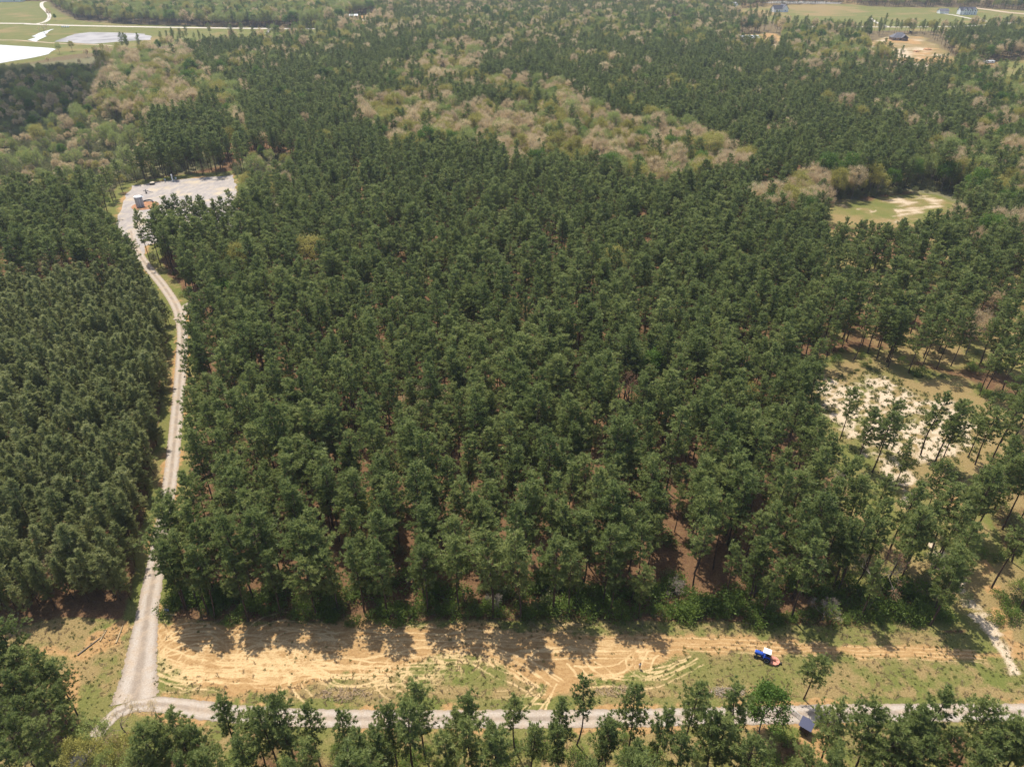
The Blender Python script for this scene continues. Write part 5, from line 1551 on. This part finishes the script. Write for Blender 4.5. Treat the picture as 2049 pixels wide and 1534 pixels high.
# ------------------------------------------------------------------ far buildings
SHG = plain('grey_shingles', (.155, .150, .165), .9, .1, var=.2, scale=.8)
SHD = plain('dark_shingles', (.085, .085, .10), .9, .1, var=.2, scale=.8)
WALLW = plain('white_siding', (.86, .85, .82), .7, .2, var=.06, scale=.5)
WALLB = plain('brown_brick', (.32, .24, .19), .9, .1, var=.2, scale=1.5)
GLASS = NT('window_glass'); GLASS.base((.03, .04, .05), .1, .6); GLASS = GLASS.m
def gable(mb, L, Wd, z0, zr, over=.5, c=(0, 0), along='x'):
    """gable roof with thickness"""
    prof = [(-Wd / 2 - over, z0 - .12), (0, zr), (Wd / 2 + over, z0 - .12), (Wd / 2 + over, z0 + .12), (0, zr + .28), (-Wd / 2 - over, z0 + .12)]
    a = L / 2 + over
    def P(s_, q_): return (c[0] + s_, c[1] + q_[0], q_[1]) if along == 'x' else (c[0] + q_[0], c[1] + s_, q_[1])
    A = [mb.bm.verts.new(P(-a, q_)) for q_ in prof]; B = [mb.bm.verts.new(P(a, q_)) for q_ in prof]
    for i in range(6): mb.bm.faces.new((A[i], A[(i + 1) % 6], B[(i + 1) % 6], B[i]))
    mb.bm.faces.new(A[::-1]); mb.bm.faces.new(B)
def gable_wall(mb, L, Wd, z0, zr, c=(0, 0), along='x'):
    prof = [(-Wd / 2, 0), (Wd / 2, 0), (Wd / 2, z0), (0, zr), (-Wd / 2, z0)]
    def P(s_, q_): return (c[0] + s_, c[1] + q_[0], q_[1]) if along == 'x' else (c[0] + q_[0], c[1] + s_, q_[1])
    A = [mb.bm.verts.new(P(-L / 2, q_)) for q_ in prof]; B = [mb.bm.verts.new(P(L / 2, q_)) for q_ in prof]
    for i in range(5): mb.bm.faces.new((A[i], A[(i + 1) % 5], B[(i + 1) % 5], B[i]))
    mb.bm.faces.new(A[::-1]); mb.bm.faces.new(B)
def hip(mb, L, Wd, z0, zr, c=(0, 0), over=.6):
    a, b = L / 2 + over, Wd / 2 + over; r_ = max(.4, L / 2 - Wd / 2)
    lo = [(-a, -b), (a, -b), (a, b), (-a, b)]
    V0 = [mb.bm.verts.new((c[0] + x_, c[1] + y_, z0 - .15)) for x_, y_ in lo]; V1 = [mb.bm.verts.new((c[0] + x_, c[1] + y_, z0 + .1)) for x_, y_ in lo]
    r0, r1 = mb.bm.verts.new((c[0] - r_, c[1], zr)), mb.bm.verts.new((c[0] + r_, c[1], zr))
    for i in range(4): mb.bm.faces.new((V0[i], V0[(i + 1) % 4], V1[(i + 1) % 4], V1[i]))
    mb.bm.faces.new((V1[0], V1[1], r1, r0)); mb.bm.faces.new((V1[1], V1[2], r1)); mb.bm.faces.new((V1[2], V1[3], r0, r1)); mb.bm.faces.new((V1[3], V1[0], r0)); mb.bm.faces.new(V0[::-1])
def windows(parent, spots, w=1.1, h=1.5):
    for x_, y_, z in spots:
        f = MB().box((x_, y_, z), (w + .25, .08, h + .25)).build('window', WHITEP, parent)
        MB().box((x_, y_ - .06, z), (w, .05, h)).build('pane', GLASS, f)
def house(name, px, py, rz, lab, cat='house'):
    x, y, _ = at(px, py); return tag(empty(name, (x, y, 0), rz), lab, cat)
# white farmhouse of several gables
h = house('white_house', 1932, 29, R(4), 'large white house with several dark steep gables on the far field')
mb = MB(); gable_wall(mb, 24, 9, 5.2, 9.6); gable_wall(mb, 10, 7, 5.2, 9.0, (-6, -2), 'y'); gable_wall(mb, 10, 6, 5.2, 8.8, (1.6, -2), 'y'); gable_wall(mb, 11, 7, 5.6, 9.4, (9, -2), 'y'); mb.build('wall', WALLW, h)
mb = MB(); gable(mb, 24, 9, 5.3, 9.8); mb.build('roof', SHD, h)
for cx_, w_, L_ in ((-6, 7, 10), (1.6, 6, 10), (9, 7, 11)):
    mb = MB(); gable(mb, L_, w_, 5.45, 9.25 if w_ > 6 else 9.0, c=(cx_, -2), along='y'); mb.build('gable_roof', SHD, h)
windows(h, [(-6, -7.06, 2.2), (-6, -7.06, 5.4), (1.6, -7.06, 2.2), (1.6, -7.06, 5.2), (9, -7.56, 2.2), (9, -7.56, 5.6), (-2.2, -4.56, 2.2), (5.2, -4.56, 2.2)], 1.4, 1.7)
h = house('garage', 1886, 27, R(4), 'white garage with grey roof left of the large white house', 'garage')
mb = MB(); gable_wall(mb, 14, 9, 3.2, 6.2); mb.build('wall', WALLW, h); mb = MB(); gable(mb, 14, 9, 3.3, 6.4); mb.build('roof', SHG, h)
MB().box((-3, -4.55, 1.3), (3.2, .1, 2.5)).build('door', WHITEP, h); MB().box((2.5, -4.55, 1.3), (3.2, .1, 2.5)).build('door', WHITEP, h)
h = house('hip_roof_house', 1797, 80, R(-6), 'house with a broad grey hip roof on the bare sandy lot')
mb = MB(); mb.box((0, 0, 1.5), (18, 12, 3.0)); mb.box((0, -4.2, 1.5), (11, 6.0, 2.98)); mb.build('wall', WALLB, h)
mb = MB(); hip(mb, 18, 12, 3.0, 8.2); mb.build('roof', SHG, h)
mb = MB(); gable(mb, 10, 6, 3.1, 6.2, c=(4, -4.0), along='y'); mb.build('porch_roof', SHG, h)
windows(h, [(-6, -6.06, 1.7), (6.8, -6.06, 1.7)]); MB().box((0, -7.26, 1.3), (2.6, .1, 2.5)).build('door', DARK, h)
h = house('grey_roof_house', 1556, 24, R(15), 'house with steep grey roofs behind the far row of pines')
mb = MB(); gable_wall(mb, 20, 11, 4, 9); gable_wall(mb, 14, 10, 4, 10, (9, 0), 'y'); mb.build('wall', WALLW, h)
mb = MB(); gable(mb, 20, 11, 4.1, 9.2); mb.build('roof', SHD, h); mb = MB(); gable(mb, 14, 10, 4.1, 10.2, c=(9, 0), along='y'); mb.build('gable_roof', SHG, h)
windows(h, [(-6, -5.56, 2), (-1, -5.56, 2), (9, -7.06, 2.2)])
h = house('small_white_house', 1467, 17, R(25), 'small white house with pale grey roof at the edge of the far dry field')
mb = MB(); gable_wall(mb, 13, 12, 4.5, 9, along='y'); mb.build('wall', WALLW, h); mb = MB(); gable(mb, 13, 12, 4.6, 9.2, along='y'); mb.build('roof', plain('pale_roof', (.42, .42, .42), .8), h)
windows(h, [(-3, -6.56, 2.2), (3, -6.56, 2.2)])
h = house('long_shed', 703, 37, 0, 'long red shed with pale metal roof beyond the forest', 'shed')
mb = MB(); gable_wall(mb, 20, 8, 3.4, 5.2); mb.build('wall', plain('red_siding', (.30, .07, .07), .7), h); mb = MB(); gable(mb, 20, 8, 3.5, 5.4); mb.build('roof', plain('pale_metal_roof', (.62, .64, .64), .5), h)
MB().box((-4, -4.05, 1.5), (3, .1, 2.8)).build('door', WHITEP, h); MB().box((4, -4.05, 1.5), (3, .1, 2.8)).build('door', WHITEP, h)
h = house('dark_roof_barn', 20, 3.5, R(3), 'wide dark roofed barn at the far top left field', 'barn')
mb = MB(); gable_wall(mb, 46, 16, 4, 7.5); mb.build('wall', WALLW, h); mb = MB(); gable(mb, 46, 16, 4.1, 7.7, 1.0); mb.build('roof', SHD, h); windows(h, [(-12, -8.06, 2), (12, -8.06, 2)])
h = house('long_white_building', 1497, 82, R(2), 'long white roofed building behind tall pine trunks on an orange lot', 'building')
mb = MB(); gable_wall(mb, 22, 13, 3.6, 5.6); mb.build('wall', WALLW, h); mb = MB(); gable(mb, 22, 13, 3.7, 5.8); mb.build('roof', plain('white_metal_roof', (.66, .68, .72), .5), h); windows(h, [(-6, -6.56, 2), (0, -6.56, 2), (6, -6.56, 2)])
h = house('rusty_shed', 1500, 113, R(-10), 'small rusty red shed at the near edge of the orange lot', 'shed')
mb = MB(); gable_wall(mb, 9, 6, 2.6, 4); mb.build('wall', plain('rust_wall', (.34, .16, .11), .9), h); mb = MB(); gable(mb, 9, 6, 2.7, 4.2); mb.build('roof', plain('pinkish_roof', (.46, .30, .25), .8), h); MB().box((0, -3.05, 1.1), (2, .1, 2.1)).build('door', DARK, h)
h = house('pale_trailer', 1660, 99, R(8), 'pale trailer home half hidden by green trees', 'trailer')
mb = MB(); mb.box((0, 0, 2), (14, 4.4, 2.8)); mb.build('wall', WALLW, h); mb = MB(); gable(mb, 14, 4.4, 3.4, 4.2, .3); mb.build('roof', plain('pale_green_roof', (.50, .55, .52), .7), h); windows(h, [(-4, -2.26, 2.1), (0, -2.26, 2.1), (4, -2.26, 2.1)])
h = house('white_trailer', 1978, 127, R(10), 'low white trailer beside the far dirt track', 'trailer')
MB().box((0, 0, 1.6), (11, 3, 2.2), bev=.15).build('body', WHITEP, h)
for s_ in (-3, -1.8, 3): MB().lathe([(.2, -.14), (.45, -.14), (.45, .14), (.2, .14)], (s_, -1.35, .45), 14, 'Y').build('wheel', BLACK, h)
windows(h, [(-2, -1.52, 1.9), (2.5, -1.52, 1.9)], 1.2, .8)
h = house('white_cottage', 2046, 98, R(10), 'white cottage at the right edge behind the far pine block')
mb = MB(); gable_wall(mb, 11, 8, 3, 5.5); mb.build('wall', WALLW, h); mb = MB(); gable(mb, 11, 8, 3.1, 5.7); mb.build('roof', plain('pale_cottage_roof', (.55, .53, .52), .8), h); windows(h, [(-3, -4.06, 1.7), (2, -4.06, 1.7)])
# parked vehicles, each with body, glass and wheels
def car(px, py, rz, mat, lab, van=False):
    x, y, _ = at(px, py); o = tag(empty('parked_car', (x, y, 0.05), rz), lab, 'car', 'cars parked far away')
    side = [(-2.3, .4), (2.3, .4), (2.3, .85), (1.2, 1.0), (.6, 1.55), (-1.4, 1.6), (-2.2, 1.0)] if not van else [(-2.5, .4), (2.4, .4), (2.4, 1.1), (1.5, 1.3), (1.0, 2.1), (-2.5, 2.1)]
    m = Matrix.Rotation(PI / 2, 4, 'X')
    MB().prism(side, -.9, .9, m).build('body', mat, o)
    gl = [(1.05, 1.06), (.55, 1.5), (-1.3, 1.54), (-1.9, 1.06)] if not van else [(1.4, 1.35), (.95, 2.0), (-1.0, 2.0), (-1.0, 1.35)]
    MB().prism(gl, -.92, .92, m).build('window', GLASS, o)
    for a in (-1.4, 1.4):
        for b in (-.82, .82): MB().lathe([(.15, -.11), (.34, -.12), (.34, .12), (.15, .11)], (a, b, .34), 14, 'Y').build('wheel', BLACK, o)
car(686, 46, .2, DARK, 'dark car parked on the pale lot near the red shed', True)
car(1521, 111, .5, plain('grey_car_paint', (.3, .31, .34), .35, .5), 'grey car beside the rusty red shed')
car(1532, 114, -.6, WHITEP, 'white car right of the rusty red shed')
car(1822, 66, .9, DARK, 'dark vehicle behind the house with the hip roof', True)
car(733, 38, 1.2, WHITEP, 'white van on the pale lot right of the red shed', True)
# row of wrapped bales by the far road
BALE = plain('white_bale_wrap', (.74, .74, .76), .4, .4, var=.08)
for i in range(4):
    x, y, _ = at(124.5 + 4.2 * i, 55.2)
    o = tag(empty('wrapped_bale', (x, y, 0.05), R(90)), ('leftmost', 'second from left', 'third from left', 'rightmost')[i] + ' of four white wrapped bales beside the far pale road', 'bale', 'wrapped bales by the road')
    MB().lathe([(.7, -.75), (.8, -.7), (.82, 0), (.8, .7), (.7, .75)], (0, 0, .8), 20, 'X').build('bale', BALE, o)
    MB().box((0, 0, .04), (1.6, 1.7, .08)).build('pallet', DARK, o)
# dirt heaps on the lot
DIRT = plain('orange_dirt', (.46, .26, .14), .95, .05, var=.25, scale=.6)
for i, (px, py, s_) in enumerate([(1856, 100, 4.5), (1833, 104, 3.5), (1752, 92, 3.0)]):
    x, y, _ = at(px, py); mb = MB()
    bmesh.ops.create_icosphere(mb.bm, subdivisions=4, radius=1.0)
    for v in list(mb.bm.verts):
        n_ = mnoise.noise(v.co * 2.3 + Vector((i * 7, 0, 0))) * .25
        v.co = Vector((v.co.x * s_ * (1 + n_), v.co.y * s_ * (.8 + n_), max(-.05, v.co.z) * s_ * .42 * (1 + n_)))
    o = mb.build('dirt_heap', DIRT, None, True); o.location = (x, y, 0.05)
    tag(o, ('largest orange dirt heap right of the hip roofed house', 'middle sized dirt heap between house and largest heap', 'small dirt heap left of the hip roofed house')[i], 'dirt heap', 'dirt heaps on the sandy lot')
# overhead line crossing the top right corner
pl_ = tag(empty('power_line', (0, 0, 0)), 'overhead power line on wooden poles across the far top right corner', 'power line')
p0, p1 = Vector(at(1900, 9, 0)), Vector(at(2330, 33, 0))
for p in (p0, p1):
    MB().tube((p.x, p.y, 0), (p.x, p.y, 14), .22, .15, 8).build('pole', M['bark'], pl_)
    MB().box((p.x, p.y, 13.3), (.2, 2.8, .2)).build('crossarm', M['bark'], pl_)
for i in (-1, 0, 1):
    cv = [(p0.x + (p1.x - p0.x) * t, p0.y + (p1.y - p0.y) * t + i * 1.2, 13.5 - 2.0 * 4 * t * (1 - t) * .5) for t in np.linspace(0, 1, 15)]
    MB().path(cv, .10, 5).build('cable', GALV, pl_)

# ------------------------------------------------------------------ cloud that shades the left thicket
CL = NT('cloud_white'); CL.base((.85, .85, .87), 1.0, 0.0)
trn = CL.n('ShaderNodeBsdfTransparent'); mx = CL.n('ShaderNodeMixShader'); mx.inputs[0].default_value = 0.86
CL.l(trn.outputs[0], mx.inputs[1]); CL.l(CL.b.outputs[0], mx.inputs[2]); CL.l(mx.outputs[0], CL.out.inputs[0])
def cloud(shade_px, alt, th, seed, lab):
    P = gpoly(shade_px); P = np.array(smooth_line(list(P) + [P[0]], 8.0))[:-1]
    off = np.array([SUN_DIR.x, SUN_DIR.y]) * alt / SUN_DIR.z
    c = P.mean(0); V, F = [], []
    n = len(P); rings = [(1.0, 0), (.96, .3), (.82, .65), (.6, .9), (.3, 1.0)]
    for lev, (s_, z) in enumerate(rings):
        for i, p in enumerate(P):
            w = mnoise.noise(Vector((p[0] * .02, p[1] * .02, seed + lev))) * 9
            q_ = c + (p - c) * s_ + unit(p - c) * w
            V.append((q_[0] + off[0], q_[1] + off[1], alt + z * th * (1 + .35 * mnoise.noise(Vector((p[0] * .03, p[1] * .03, lev * 3.1))))))
    for lev in range(len(rings) - 1):
        for i in range(n):
            a, b = lev * n + i, lev * n + (i + 1) % n
            F.append((a, b, b + n, a + n))
    F.append(tuple(range(n - 1, -1, -1))); F.append(tuple(range((len(rings) - 1) * n, len(rings) * n)))
    me = bpy.data.meshes.new('cloud'); me.from_pydata(V, [], F); me.update()
    me.polygons.foreach_set('use_smooth', [True] * len(me.polygons))
    o = link('cloud', me, CL.m); tag(o, lab, 'cloud', kind='structure')
cloud([(-420, 160), (-100, 148), (60, 138), (150, 131), (205, 130), (222, 145), (215, 175), (205, 215), (150, 245), (90, 262), (20, 285), (-100, 310), (-420, 330)], 620, 60, 3, 'low white cloud shading the left thicket')

# ------------------------------------------------------------------ haze
HZ = bpy.data.materials.new('haze_air'); HZ.use_nodes = True
ht = HZ.node_tree; ht.nodes.remove(ht.nodes['Principled BSDF'])
pv_ = ht.nodes.new('ShaderNodeVolumePrincipled')
pv_.inputs['Color'].default_value = (0.78, 0.88, 1.0, 1)
pv_.inputs['Density'].default_value = 0.00009
pv_.inputs['Anisotropy'].default_value = 0.2
ht.links.new(pv_.outputs[0], ht.nodes['Material Output'].inputs['Volume'])
hz = MB().box((0, 800, 63), (4600, 3800, 130)).build('haze', HZ)
tag(hz, kind='stuff')
